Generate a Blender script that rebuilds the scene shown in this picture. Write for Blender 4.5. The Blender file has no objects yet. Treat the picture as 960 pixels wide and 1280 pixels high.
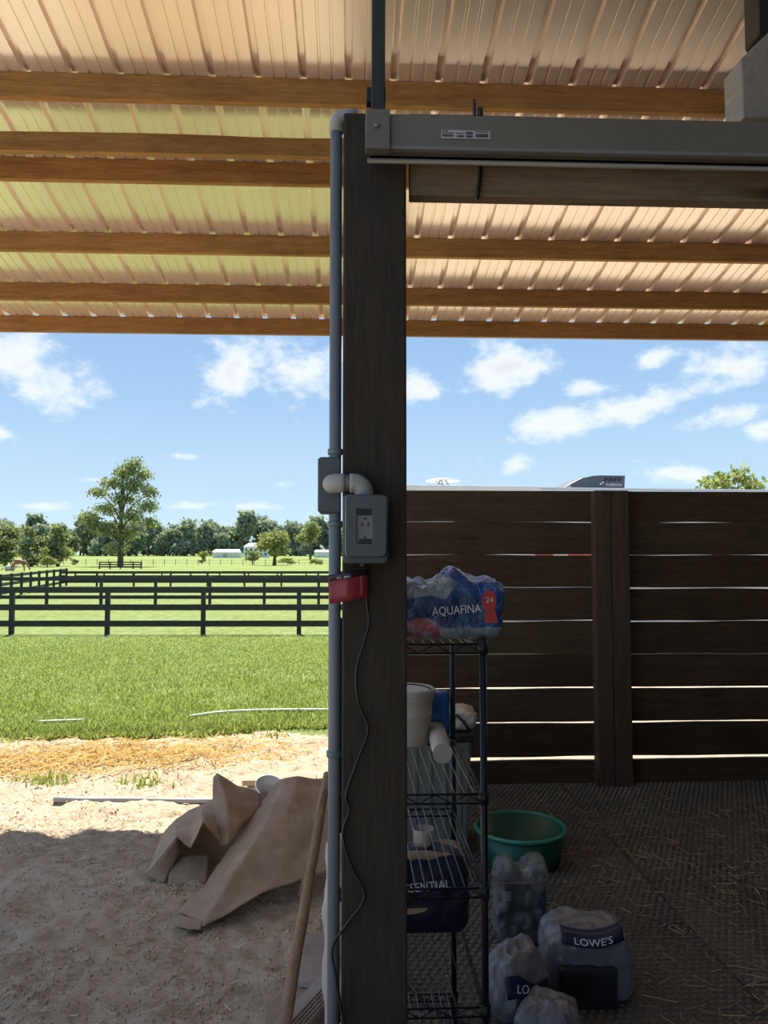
import bpy, math, random
import numpy as np
from mathutils import Vector, noise, Matrix

R = math.radians
C = bpy.context.scene.collection
SC = bpy.context.scene
random.seed(7)

# ---------------------------------------------------------------- camera
CAM_H, PITCH, YAW, FPX = 1.5, 3.1, 2.4, 961.0
cd = bpy.data.cameras.new('camera'); cam = bpy.data.objects.new('camera', cd); C.objects.link(cam)
cam.location = (0, 0, CAM_H); cam.rotation_euler = (R(90 + PITCH), 0, R(-YAW))
cd.sensor_fit = 'HORIZONTAL'; cd.sensor_width = 36.0; cd.lens = 36.0 * FPX / 960.0
cd.clip_end = 2000; cd.clip_start = 0.05
SC.camera = cam
_cp, _sp, _cy, _sy = math.cos(R(PITCH)), math.sin(R(PITCH)), math.cos(R(YAW)), math.sin(R(YAW))

def ray(px, py):
    u = (px - 480) / FPX; w = (640 - py) / FPX
    f = _cp - w * _sp; z = _sp + w * _cp
    return Vector((u * _cy + f * _sy, -u * _sy + f * _cy, z))
def at(px, py, Y):                      # the point of the place at depth Y seen along a pixel
    d = ray(px, py); t = Y / d.y
    return Vector((d.x * t, Y, CAM_H + d.z * t))
def gnd(px, py, z=0.0):
    d = ray(px, py); t = (z - CAM_H) / d.z
    return Vector((d.x * t, d.y * t, z))

# ---------------------------------------------------------------- view, world, sun
SC.view_settings.view_transform = 'Standard'; SC.view_settings.look = 'None'
SC.view_settings.gamma = 1.0; SC.view_settings.use_curve_mapping = False
SC.view_settings.exposure = 0.35
SC.cycles.use_denoising = True
SC.cycles.max_bounces = 10; SC.cycles.diffuse_bounces = 6; SC.cycles.glossy_bounces = 4
SC.cycles.transparent_max_bounces = 12
SC.cycles.sample_clamp_indirect = 6.0
SC.cycles.caustics_reflective = True

SKY_STRENGTH = 0.95
SUN_STRENGTH = 7.2
sd = bpy.data.lights.new('sun', 'SUN'); sd.energy = SUN_STRENGTH; sd.angle = R(0.55); sd.color = (1.0, 0.95, 0.86)
sun = bpy.data.objects.new('sun', sd); C.objects.link(sun)
_az = R(-12); _el = math.atan(1.68 * math.cos(_az))
_sv = Vector((math.sin(_az) * math.cos(_el), math.cos(_az) * math.cos(_el), math.sin(_el)))
sun.location = _sv * 30; sun.rotation_euler = _sv.to_track_quat('Z', 'Y').to_euler()

def world():
    w = bpy.data.worlds.new('World'); SC.world = w; w.use_nodes = True
    nt = w.node_tree; nt.nodes.clear(); N = nt.nodes.new; L = nt.links.new
    out = N('ShaderNodeOutputWorld'); bg = N('ShaderNodeBackground'); bg.inputs[1].default_value = SKY_STRENGTH
    tc = N('ShaderNodeTexCoord'); sep = N('ShaderNodeSeparateXYZ'); L(tc.outputs['Generated'], sep.inputs[0])
    ramp = N('ShaderNodeValToRGB'); L(sep.outputs['Z'], ramp.inputs[0])
    e = ramp.color_ramp.elements
    e[0].position = 0.0; e[0].color = (.60, .77, .89, 1)
    e[1].position = 1.0; e[1].color = (.07, .18, .48, 1)
    for p, c in ((.08, (.47, .66, .83, 1)), (.18, (.35, .54, .77, 1)), (.30, (.27, .45, .72, 1)), (.55, (.17, .31, .57, 1))):
        k = e.new(p); k.color = c
    def math_(op, a, b=None):
        m = N('ShaderNodeMath'); m.operation = op
        for i, v in enumerate((a, b)):
            if v is None: continue
            if isinstance(v, (int, float)): m.inputs[i].default_value = v
            else: L(v, m.inputs[i])
        return m.outputs[0]
    nz = N('ShaderNodeTexNoise'); nz.inputs['Scale'].default_value = 17; nz.inputs['Detail'].default_value = 8
    nz.inputs['Roughness'].default_value = .62
    mp = N('ShaderNodeMapping'); mp.inputs['Scale'].default_value = (1, 1, 1.6)
    L(tc.outputs['Generated'], mp.inputs[0]); L(mp.outputs[0], nz.inputs['Vector'])
    # (px, py, rx, ry, tilt degrees): the clouds that stand over the field
    blobs = [(40, 462, 88, 44, -16), (292, 462, 48, 52, 0), (376, 466, 72, 48, 0), (524, 482, 36, 26, 0), (630, 462, 66, 42, 0),
             (705, 527, 72, 26, 6), (790, 508, 100, 24, 14), (922, 458, 72, 36, 4), (818, 448, 32, 14, 10),
             (900, 520, 56, 17, 8), (958, 537, 26, 14, 0), (642, 582, 26, 17, 0), (2, 542, 30, 16, -10), (352, 604, 26, 10, 0),
             (840, 591, 56, 15, -8), (226, 570, 46, 8, 0), (738, 484, 52, 13, -4), (600, 574, 28, 10, 0), (120, 600, 40, 8, 0), (50, 632, 60, 11, 0), (565, 610, 70, 9, 0),
             (240, 632, 60, 9, 0), (325, 634, 46, 9, 0)]
    F = None
    for (x, y, rx, ry, tl) in blobs:
        d = ray(x, y).normalized(); m = N('ShaderNodeMapping'); m.vector_type = 'TEXTURE'
        m.inputs['Location'].default_value = d
        el = math.asin(d.z); az = math.atan2(d.x, d.y)
        mat = Matrix.Rotation(-az, 3, 'Z') @ Matrix.Rotation(el, 3, 'X') @ Matrix.Rotation(-R(tl), 3, 'Y')
        m.inputs['Rotation'].default_value = mat.to_euler()
        m.inputs['Scale'].default_value = (rx / FPX, rx / FPX, ry / FPX)
        L(tc.outputs['Generated'], m.inputs[0])
        ln = N('ShaderNodeVectorMath'); ln.operation = 'LENGTH'; L(m.outputs[0], ln.inputs[0])
        v = math_('SUBTRACT', 1.0 if ry > 11 else .66, ln.outputs['Value'])
        F = v if F is None else math_('MAXIMUM', F, v)
    F = math_('MAXIMUM', F, -1.0)
    # the same kind of scattered cloud goes on over the rest of the sky
    n2 = N('ShaderNodeTexNoise'); n2.inputs['Scale'].default_value = 4.2; n2.inputs['Detail'].default_value = 2
    L(mp.outputs[0], n2.inputs['Vector'])
    G = math_('MULTIPLY', math_('SUBTRACT', n2.outputs['Fac'], .58), 6.0)
    G = math_('MINIMUM', G, .6)
    hi = N('ShaderNodeMapRange'); L(sep.outputs['Y'], hi.inputs['Value'])
    hi.inputs['From Min'].default_value = .80; hi.inputs['From Max'].default_value = .70
    hi.inputs['To Min'].default_value = -1.5; hi.inputs['To Max'].default_value = 0
    G = math_('ADD', G, hi.outputs[0])
    F = math_('MAXIMUM', F, G)
    F = math_('ADD', F, math_('MULTIPLY', math_('SUBTRACT', nz.outputs['Fac'], .47), 2.9))
    mr = N('ShaderNodeMapRange'); mr.interpolation_type = 'SMOOTHSTEP'; L(F, mr.inputs['Value'])
    mr.inputs['From Min'].default_value = .10; mr.inputs['From Max'].default_value = 1.05
    cr = N('ShaderNodeMapRange'); L(F, cr.inputs['Value'])
    cr.inputs['From Min'].default_value = .5; cr.inputs['From Max'].default_value = 1.5
    cr.inputs['To Min'].default_value = 1.0; cr.inputs['To Max'].default_value = .78
    cc = N('ShaderNodeMix'); cc.data_type = 'RGBA'; cc.blend_type = 'MULTIPLY'; cc.inputs['Factor'].default_value = 1
    cc.inputs['A'].default_value = (.88, .92, .95, 1); L(cr.outputs[0], cc.inputs['B'])
    mx = N('ShaderNodeMix'); mx.data_type = 'RGBA'
    L(math_('MULTIPLY', mr.outputs[0], .95), mx.inputs['Factor']); L(ramp.outputs[0], mx.inputs['A']); L(cc.outputs['Result'], mx.inputs['B'])
    L(mx.outputs['Result'], bg.inputs[0]); L(bg.outputs[0], out.inputs[0])
world()

# ---------------------------------------------------------------- materials
def new_mat(name):
    m = bpy.data.materials.new(name); m.use_nodes = True
    nt = m.node_tree; nt.nodes.clear()
    o = nt.nodes.new('ShaderNodeOutputMaterial'); b = nt.nodes.new('ShaderNodeBsdfPrincipled')
    nt.links.new(b.outputs[0], o.inputs[0])
    return m, nt, b, o
def rgb(c): return (c[0], c[1], c[2], 1)
def coords(nt, scale=(1, 1, 1), rand=0.0):
    tc = nt.nodes.new('ShaderNodeTexCoord'); mp = nt.nodes.new('ShaderNodeMapping'); mp.inputs['Scale'].default_value = scale
    src = tc.outputs['Object']
    if rand:
        oi = nt.nodes.new('ShaderNodeObjectInfo'); vm = nt.nodes.new('ShaderNodeVectorMath'); vm.operation = 'MULTIPLY_ADD'
        vm.inputs[0].default_value = (rand, rand * .7, rand * .4)
        nt.links.new(oi.outputs['Random'], vm.inputs[1]); nt.links.new(src, vm.inputs[2]); src = vm.outputs[0]
    nt.links.new(src, mp.inputs[0]); return mp.outputs[0]
def nnoise(nt, vec, scale, detail=4, rough=.55):
    n = nt.nodes.new('ShaderNodeTexNoise'); n.inputs['Scale'].default_value = scale
    n.inputs['Detail'].default_value = detail; n.inputs['Roughness'].default_value = rough
    nt.links.new(vec, n.inputs['Vector']); return n.outputs['Fac']
def nramp(nt, fac, stops):
    r = nt.nodes.new('ShaderNodeValToRGB'); e = r.color_ramp.elements
    e[0].position, e[0].color = stops[0][0], rgb(stops[0][1]); e[1].position, e[1].color = stops[-1][0], rgb(stops[-1][1])
    for p, c in stops[1:-1]: k = e.new(p); k.color = rgb(c)
    nt.links.new(fac, r.inputs[0]); return r.outputs[0]
def nmix(nt, fac, a, b, blend='MIX'):
    m = nt.nodes.new('ShaderNodeMix'); m.data_type = 'RGBA'; m.blend_type = blend
    for s, v in (('Factor', fac), ('A', a), ('B', b)):
        if isinstance(v, (int, float)): m.inputs[s].default_value = v
        elif isinstance(v, tuple): m.inputs[s].default_value = rgb(v)
        else: nt.links.new(v, m.inputs[s])
    return m.outputs['Result']
def nbump(nt, bsdf, h, strength, dist):
    b = nt.nodes.new('ShaderNodeBump'); b.inputs['Strength'].default_value = strength; b.inputs['Distance'].default_value = dist
    nt.links.new(h, b.inputs['Height']); nt.links.new(b.outputs[0], bsdf.inputs['Normal'])

def plain(name, col, rough=.6, metal=0.0, var=.12, scale=6.0, bump=0.0, bscale=40, spec=.5):
    m, nt, b, o = new_mat(name); v = coords(nt, rand=9)
    f = nnoise(nt, v, scale)
    lo = tuple(max(0, c * (1 - var)) for c in col); hi = tuple(min(1, c * (1 + var)) for c in col)
    nt.links.new(nramp(nt, f, [(.3, lo), (.7, hi)]), b.inputs['Base Color'])
    b.inputs['Roughness'].default_value = rough; b.inputs['Metallic'].default_value = metal
    b.inputs['Specular IOR Level'].default_value = spec
    if bump: nbump(nt, b, nnoise(nt, v, bscale), bump, .01)
    return m
def wood(name, dark, light, axis='x', rough=.75, knots=True, fine=1.0, bump=.25):
    m, nt, b, o = new_mat(name)
    st = {'x': (1.2, 16, 16), 'z': (16, 16, 1.2), 'y': (16, 1.2, 16)}[axis]
    v = coords(nt, tuple(s * fine for s in st), rand=23)
    f = nnoise(nt, v, 2.0, 6, .65)
    f2 = nnoise(nt, v, 9.0, 3, .6)
    col = nramp(nt, f, [(.25, dark), (.52, tuple((a + c) / 2 for a, c in zip(dark, light))), (.75, light)])
    col = nmix(nt, .35, col, nramp(nt, f2, [(.3, tuple(c * .45 for c in dark)), (.7, light)]), 'MIX')
    big = nnoise(nt, coords(nt, (1, 1, 1), rand=5), 2.5, 2)
    col = nmix(nt, .5, col, nramp(nt, big, [(.35, (.62, .6, .58)), (.65, (1, 1, 1))]), 'MULTIPLY')
    if knots:
        kst = {'x': (1.6, 8, 8), 'z': (8, 8, 1.6), 'y': (8, 1.6, 8)}[axis]
        vo = nt.nodes.new('ShaderNodeTexVoronoi'); vo.inputs['Scale'].default_value = .75
        nt.links.new(coords(nt, tuple(k * .9 for k in kst), rand=23), vo.inputs['Vector'])
        k = nramp(nt, vo.outputs['Distance'], [(.0, (0, 0, 0)), (.06, (.12, .12, .12)), (.13, (1, 1, 1))])
        col = nmix(nt, 1.0, col, nmix(nt, k, (.25, .2, .16), (1, 1, 1)), 'MULTIPLY')
    oi = nt.nodes.new('ShaderNodeObjectInfo')      # every board has its own tone
    col = nmix(nt, 1.0, col, nramp(nt, oi.outputs['Random'], [(0, (.68, .62, .58)), (.5, (.92, .86, .84)), (1, (1.0, 1.0, 1.0))]), 'MULTIPLY')
    nt.links.new(col, b.inputs['Base Color']); b.inputs['Roughness'].default_value = rough
    b.inputs['Specular IOR Level'].default_value = .3
    nbump(nt, b, f2, bump, .004)
    return m
def leafy(name, cols, trans=.45, rough=.6):
    m = bpy.data.materials.new(name); m.use_nodes = True; nt = m.node_tree; nt.nodes.clear()
    o = nt.nodes.new('ShaderNodeOutputMaterial'); g = nt.nodes.new('ShaderNodeNewGeometry')
    n = len(cols); c = nramp(nt, g.outputs['Random Per Island'], [(i / max(1, n - 1), cols[i]) for i in range(n)])
    d = nt.nodes.new('ShaderNodeBsdfDiffuse'); t = nt.nodes.new('ShaderNodeBsdfTranslucent')
    nt.links.new(c, d.inputs[0]); nt.links.new(nmix(nt, 1.0, c, (1.0, 1.0, .55), 'MULTIPLY'), t.inputs[0])
    mx = nt.nodes.new('ShaderNodeMixShader'); mx.inputs[0].default_value = trans
    nt.links.new(d.outputs[0], mx.inputs[1]); nt.links.new(t.outputs[0], mx.inputs[2]); nt.links.new(mx.outputs[0], o.inputs[0])
    return m

M = {}
def make_materials():
    M['purlin'] = wood('purlin_wood', (.25, .11, .03), (.55, .30, .095), 'x')
    M['post'] = wood('post_wood', (.042, .034, .023), (.10, .082, .058), 'z', knots=False)
    M['header'] = wood('header_wood', (.22, .17, .11), (.44, .34, .23), 'x')
    M['fence_board'] = wood('fence_board_wood', (.055, .036, .021), (.135, .092, .052), 'x')
    M['fence_post'] = wood('fence_post_wood', (.07, .05, .035), (.15, .11, .075), 'z')
    M['barn_wall'] = wood('barn_wall_wood', (.06, .045, .03), (.14, .105, .07), 'x')
    M['pale_wood'] = wood('pale_wood', (.42, .32, .2), (.66, .54, .38), 'x', knots=False)
    M['pole'] = wood('pole_wood', (.30, .18, .10), (.55, .36, .21), 'z', knots=False)
    M['ply'] = wood('grey_plywood', (.46, .41, .36), (.60, .54, .48), 'x', knots=False, bump=.1)
    M['weathered'] = wood('weathered_board', (.42, .39, .33), (.58, .55, .48), 'y', knots=False, bump=.12)
    # galvanised roof sheet
    m, nt, b, o = new_mat('galvanised_sheet'); v = coords(nt, (1, 1, 1), rand=13)
    f = nnoise(nt, v, 1.7, 3)
    nt.links.new(nramp(nt, f, [(.3, (.93, .79, .71)), (.7, (.97, .84, .76))]), b.inputs['Base Color'])
    b.inputs['Metallic'].default_value = .68; b.inputs['Roughness'].default_value = .23
    nbump(nt, b, nnoise(nt, coords(nt, (1, .3, 1)), 7, 2), .05, .02); M['sheet'] = m
    # dirt and sand
    m, nt, b, o = new_mat('dirt_and_sand'); v = coords(nt)
    sx = nt.nodes.new('ShaderNodeSeparateXYZ'); nt.links.new(v, sx.inputs[0])
    big = nnoise(nt, v, 1.3, 4, .6); mid = nnoise(nt, v, 14, 5, .65); fine = nnoise(nt, v, 90, 4, .7)
    ad = nt.nodes.new('ShaderNodeMath'); ad.operation = 'MULTIPLY_ADD'; nt.links.new(big, ad.inputs[0]); ad.inputs[1].default_value = 1.6
    nt.links.new(sx.outputs['Y'], ad.inputs[2])
    mr = nt.nodes.new('ShaderNodeMapRange'); mr.interpolation_type = 'SMOOTHSTEP'; nt.links.new(ad.outputs[0], mr.inputs['Value'])
    mr.inputs['From Min'].default_value = 4.5; mr.inputs['From Max'].default_value = 5.9
    dirt = nramp(nt, mid, [(.28, (.48, .37, .24)), (.46, (.78, .63, .445)), (.72, (.88, .74, .55))])  # dirt paler than sand: light for the shaded ground put into colour
    sand = nramp(nt, mid, [(.25, (.44, .34, .21)), (.45, (.62, .51, .36)), (.75, (.76, .66, .51))])
    col = nmix(nt, mr.outputs[0], dirt, sand)
    col = nmix(nt, .5, col, nramp(nt, fine, [(.30, (.50, .47, .43)), (.45, (1, 1, 1))]), 'MULTIPLY')
    col = nmix(nt, .6, col, nramp(nt, nnoise(nt, v, 3.1, 5, .7), [(.32, (.72, .67, .6)), (.52, (1, 1, 1))]), 'MULTIPLY')
    nt.links.new(col, b.inputs['Base Color']); b.inputs['Roughness'].default_value = .95; b.inputs['Specular IOR Level'].default_value = .1
    nbump(nt, b, nnoise(nt, v, 38, 6, .75), .8, .03); M['dirt'] = m
    # meadow
    m, nt, b, o = new_mat('meadow_grass'); v = coords(nt)
    a = nnoise(nt, v, .35, 5, .6); c2 = nnoise(nt, coords(nt, (1, .35, 1)), 5, 6, .7)
    col = nramp(nt, c2, [(.25, (.155, .205, .06)), (.5, (.26, .325, .10)), (.75, (.37, .43, .16))])
    col = nmix(nt, .6, col, nramp(nt, a, [(.32, (.82, .78, .5)), (.55, (1, 1, 1))]), 'MULTIPLY')
    sx = nt.nodes.new('ShaderNodeSeparateXYZ'); nt.links.new(v, sx.inputs[0])
    nt.links.new(col, b.inputs['Base Color']); b.inputs['Roughness'].default_value = .9; b.inputs['Specular IOR Level'].default_value = .1
    nbump(nt, b, nnoise(nt, v, 30, 4, .7), .8, .05); M['meadow'] = m
    # rubber mat
    M['mat'] = plain('rubber_mat', (.088, .079, .064), .68, var=.45, scale=2.2, bump=.3, bscale=60, spec=.35)
    M['pad'] = plain('rubber_mat_pads', (.155, .14, .115), .6, var=.35, scale=2.2, spec=.4)  # lighter than the mat; shading between the pads put into the colour
    M['black_paint'] = plain('black_fence_paint', (.014, .016, .019), .55, var=.3)
    M['conduit'] = plain('grey_pvc', (.17, .195, .205), .42, var=.06)
    M['pvc_light'] = plain('light_pvc_fitting', (.36, .345, .31), .45, var=.06)
    M['pvc_dark'] = plain('dark_pvc_box', (.09, .10, .105), .45, var=.08)
    M['box_grey'] = plain('outlet_box_grey', (.078, .092, .09), .4, var=.06)
    M['recept'] = plain('receptacle_face', (.20, .19, .175), .4, var=.05)
    M['black'] = plain('black_plastic', (.010, .011, .013), .45, var=.2)
    M['red'] = plain('red_tag', (.27, .026, .038), .45, var=.15, scale=30)
    M['white_ink'] = plain('white_print', (.75, .75, .75), .6, var=.03)
    M['track'] = plain('grey_track_steel', (.165, .15, .12), .45, metal=.3, var=.08, scale=3)
    M['track_lip'] = plain('track_lip_steel', (.21, .205, .195), .5, metal=.3, var=.08)
    M['steel'] = plain('dark_steel_bar', (.040, .042, .040), .5, metal=.4, var=.1)
    M['sticker'] = plain('label_sticker', (.42, .41, .39), .5, var=.05)
    M['ink'] = plain('dark_print', (.06, .06, .06), .6, var=.1)
    M['rack'] = plain('black_wire_rack', (.012, .014, .02), .35, metal=.3, var=.1)
    M['rack_wire'] = plain('rack_wire', (.15, .15, .16), .3, metal=.7, var=.1)
    M['bucket_white'] = plain('white_pail_plastic', (.62, .57, .50), .5, var=.06)
    M['tube_white'] = plain('white_tube', (.58, .53, .44), .6, var=.08)
    M['green'] = plain('green_tub_plastic', (.007, .095, .055), .38, var=.1)
    M['green_rim'] = plain('green_tub_rim', (.05, .26, .18), .3, var=.08)
    M['tote'] = plain('grey_green_tote', (.16, .18, .155), .45, var=.1)
    M['cloth'] = plain('pale_sack_cloth', (.52, .48, .38), .9, var=.2, scale=14, bump=.5, bscale=30)
    M['blue_bag'] = plain('blue_bag_film', (.03, .16, .52), .3, var=.3, scale=18)
    M['navy_bag'] = plain('navy_feed_bag', (.009, .010, .030), .4, var=.3, scale=12)
    M['bag_tan'] = plain('tan_bag_lining', (.45, .33, .2), .8, var=.15)
    M['mug'] = plain('white_mug', (.6, .52, .45), .35, var=.05)
    M['grocery'] = plain('grey_grocery_bag', (.17, .17, .185), .32, var=.12, scale=9)
    M['navy_print'] = plain('navy_print', (.010, .014, .055), .4, var=.15)
    M['pack_black'] = plain('black_pack_inside', (.02, .023, .026), .35, var=.3, scale=12)
    M['rv_white'] = plain('trailer_white', (.78, .77, .74), .35, var=.03)
    M['rv_roof'] = plain('trailer_roof', (.82, .82, .82), .5, var=.05)
    M['rv_grey'] = plain('trailer_grey', (.30, .31, .33), .4, var=.05)
    M['rv_red'] = plain('trailer_red_stripe', (.55, .10, .07), .4, var=.05)
    M['ac'] = plain('ac_grey_plastic', (.062, .075, .088), .45, var=.06)
    M['ac_light'] = plain('ac_light_panel', (.30, .33, .34), .35, var=.05)
    M['dish'] = plain('dish_white', (.82, .80, .76), .4, var=.03)
    M['bark'] = plain('bark', (.12, .095, .07), .95, var=.35, scale=9, bump=.4, bscale=15)
    M['house_white'] = plain('house_white', (.75, .75, .74), .8, var=.03)
    M['house_roof'] = plain('house_roof', (.42, .45, .48), .8, var=.06)
    M['metal_roof'] = plain('shed_roof', (.62, .68, .75), .6, var=.05)
    M['glass'] = plain('dark_glass', (.08, .10, .12), .15, var=.05)
    M['horse_brown'] = plain('chestnut_coat', (.30, .13, .07), .6, var=.2)
    M['horse_pale'] = plain('pale_coat', (.55, .53, .50), .7, var=.2)
    M['horse_dark'] = plain('dark_mane', (.03, .02, .018), .7, var=.2)
    M['white_sack'] = plain('white_woven_sack', (.55, .49, .41), .6, var=.1, scale=14, bump=.3, bscale=50)
    M['gutter'] = plain('white_plastic_tub', (.75, .74, .72), .4, var=.04)
    M['hose_grey'] = plain('grey_pipe', (.36, .35, .35), .5, var=.1)
    M['hose_pale'] = plain('pale_hose', (.62, .68, .62), .5, var=.1)
    M['cardboard'] = plain('cardboard', (.36, .27, .19), .9, var=.12, scale=9)
    # brown tarp
    m, nt, b, o = new_mat('brown_tarp'); v = coords(nt)
    f = nnoise(nt, v, 9, 5, .6)
    nt.links.new(nramp(nt, f, [(.25, (.34, .235, .15)), (.55, (.44, .31, .205)), (.8, (.55, .42, .30))]), b.inputs['Base Color'])
    b.inputs['Roughness'].default_value = .72; b.inputs['Specular IOR Level'].default_value = .3
    nbump(nt, b, nnoise(nt, v, 16, 5, .6), .35, .02); M['tarp'] = m
    # water pack film: printed blue wrap with clear windows and a red mountain band
    m, nt, b, o = new_mat('printed_water_film'); v = coords(nt)
    sx = nt.nodes.new('ShaderNodeSeparateXYZ'); nt.links.new(v, sx.inputs[0])
    def mm(op, a, b2=None, c3=None):
        q = nt.nodes.new('ShaderNodeMath'); q.operation = op
        for i, k in enumerate((a, b2, c3)):
            if k is None: continue
            if isinstance(k, (int, float)): q.inputs[i].default_value = k
            else: nt.links.new(k, q.inputs[i])
        return q.outputs[0]
    X, Z = sx.outputs['X'], sx.outputs['Z']
    wob = mm('MULTIPLY', mm('SUBTRACT', nnoise(nt, v, 14, 3), .5), .05)
    def ell(cx, cz, rx, rz):
        a = mm('DIVIDE', mm('SUBTRACT', mm('ADD', X, wob), cx), rx); c = mm('DIVIDE', mm('SUBTRACT', mm('ADD', Z, wob), cz), rz)
        return mm('LESS_THAN', mm('ADD', mm('MULTIPLY', a, a), mm('MULTIPLY', c, c)), 1.0)
    blue = nramp(nt, nnoise(nt, v, 20, 4), [(.3, (.004, .045, .21)), (.7, (.014, .12, .42))])
    clear = nramp(nt, nnoise(nt, v, 26, 5, .7), [(.3, (.07, .15, .22)), (.55, (.25, .31, .34)), (.75, (.55, .56, .55))])
    red = nramp(nt, nnoise(nt, v, 22, 4), [(.35, (.36, .42, .46)), (.5, (.42, .10, .12)), (.7, (.58, .16, .14))])
    dark = nramp(nt, nnoise(nt, v, 30, 3), [(.3, (.004, .03, .12)), (.7, (.01, .07, .22))])
    col = nmix(nt, ell(-.045, .135, .085, .038), blue, clear)
    col = nmix(nt, ell(-.0, .075, .15, .04), col, dark)
    col = nmix(nt, mm('LESS_THAN', mm('ADD', Z, wob), .036), col, clear)
    col = nmix(nt, ell(-.075, .02, .085, .036), col, red)
    nt.links.new(col, b.inputs['Base Color']); b.inputs['Roughness'].default_value = .14; b.inputs['Specular IOR Level'].default_value = 1.0
    nbump(nt, b, nnoise(nt, v, 24, 5, .65), .8, .02); M['water_film'] = m
    M['badge_red'] = plain('badge_red', (.55, .07, .06), .3, var=.1)
    # clear shrink film
    m, nt, b, o = new_mat('clear_wrap')
    v = coords(nt); gl = nt.nodes.new('ShaderNodeBsdfGlossy'); gl.inputs['Roughness'].default_value = .16
    tr = nt.nodes.new('ShaderNodeBsdfTransparent'); df = nt.nodes.new('ShaderNodeBsdfDiffuse'); df.inputs[0].default_value = (.5, .55, .55, 1)
    m1 = nt.nodes.new('ShaderNodeMixShader'); m2 = nt.nodes.new('ShaderNodeMixShader'); m1.inputs[0].default_value = .35
    nt.links.new(df.outputs[0], m1.inputs[1]); nt.links.new(gl.outputs[0], m1.inputs[2])
    r = nt.nodes.new('ShaderNodeMapRange'); nt.links.new(nnoise(nt, v, 18, 5, .7), r.inputs['Value'])
    r.inputs['From Min'].default_value = .35; r.inputs['From Max'].default_value = .7; r.inputs['To Min'].default_value = .02; r.inputs['To Max'].default_value = .42
    nt.links.new(r.outputs[0], m2.inputs[0]); nt.links.new(tr.outputs[0], m2.inputs[1]); nt.links.new(m1.outputs[0], m2.inputs[2])
    nt.links.new(m2.outputs[0], o.inputs[0])
    bp = nt.nodes.new('ShaderNodeBump'); bp.inputs['Strength'].default_value = .9; bp.inputs['Distance'].default_value = .02
    nt.links.new(nnoise(nt, v, 22, 5, .65), bp.inputs['Height']); nt.links.new(bp.outputs[0], gl.inputs['Normal']); nt.links.new(bp.outputs[0], df.inputs['Normal'])
    M['wrap'] = m
    M['grass'] = leafy('grass_blades', [(.17, .24, .065), (.28, .36, .11), (.38, .45, .17), (.50, .51, .25)], .5)
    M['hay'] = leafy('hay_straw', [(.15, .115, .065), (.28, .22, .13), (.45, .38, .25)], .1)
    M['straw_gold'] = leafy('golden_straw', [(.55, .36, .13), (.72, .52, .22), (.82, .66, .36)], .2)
    M['debris'] = leafy('dry_grass_debris', [(.30, .22, .14), (.55, .45, .31), (.80, .70, .54)], .1)
    M['leaf_mid'] = leafy('leaves_mid', [(.17, .21, .12), (.26, .30, .17), (.36, .40, .24), (.48, .51, .32)], .5)
    M['leaf_yellow'] = leafy('leaves_yellowish', [(.22, .25, .12), (.34, .37, .18), (.48, .50, .27)], .5)
    M['clod'] = leafy('dirt_crumb', [(.46, .35, .23), (.64, .51, .36), (.84, .69, .51)], .0)
    M['leaf_dark'] = leafy('leaves_dark', [(.035, .06, .04), (.06, .095, .055), (.10, .14, .075)], .25)
    M['leaf_hazed'] = leafy('leaves_haze_tint', [(.24, .30, .26), (.33, .39, .34), (.43, .48, .41)], .45)  # distance haze is put into these paler, bluish leaf colours
    M['leaf_pale'] = leafy('leaves_pale', [(.22, .27, .09), (.40, .44, .17), (.60, .62, .32)], .4)
make_materials()

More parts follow.
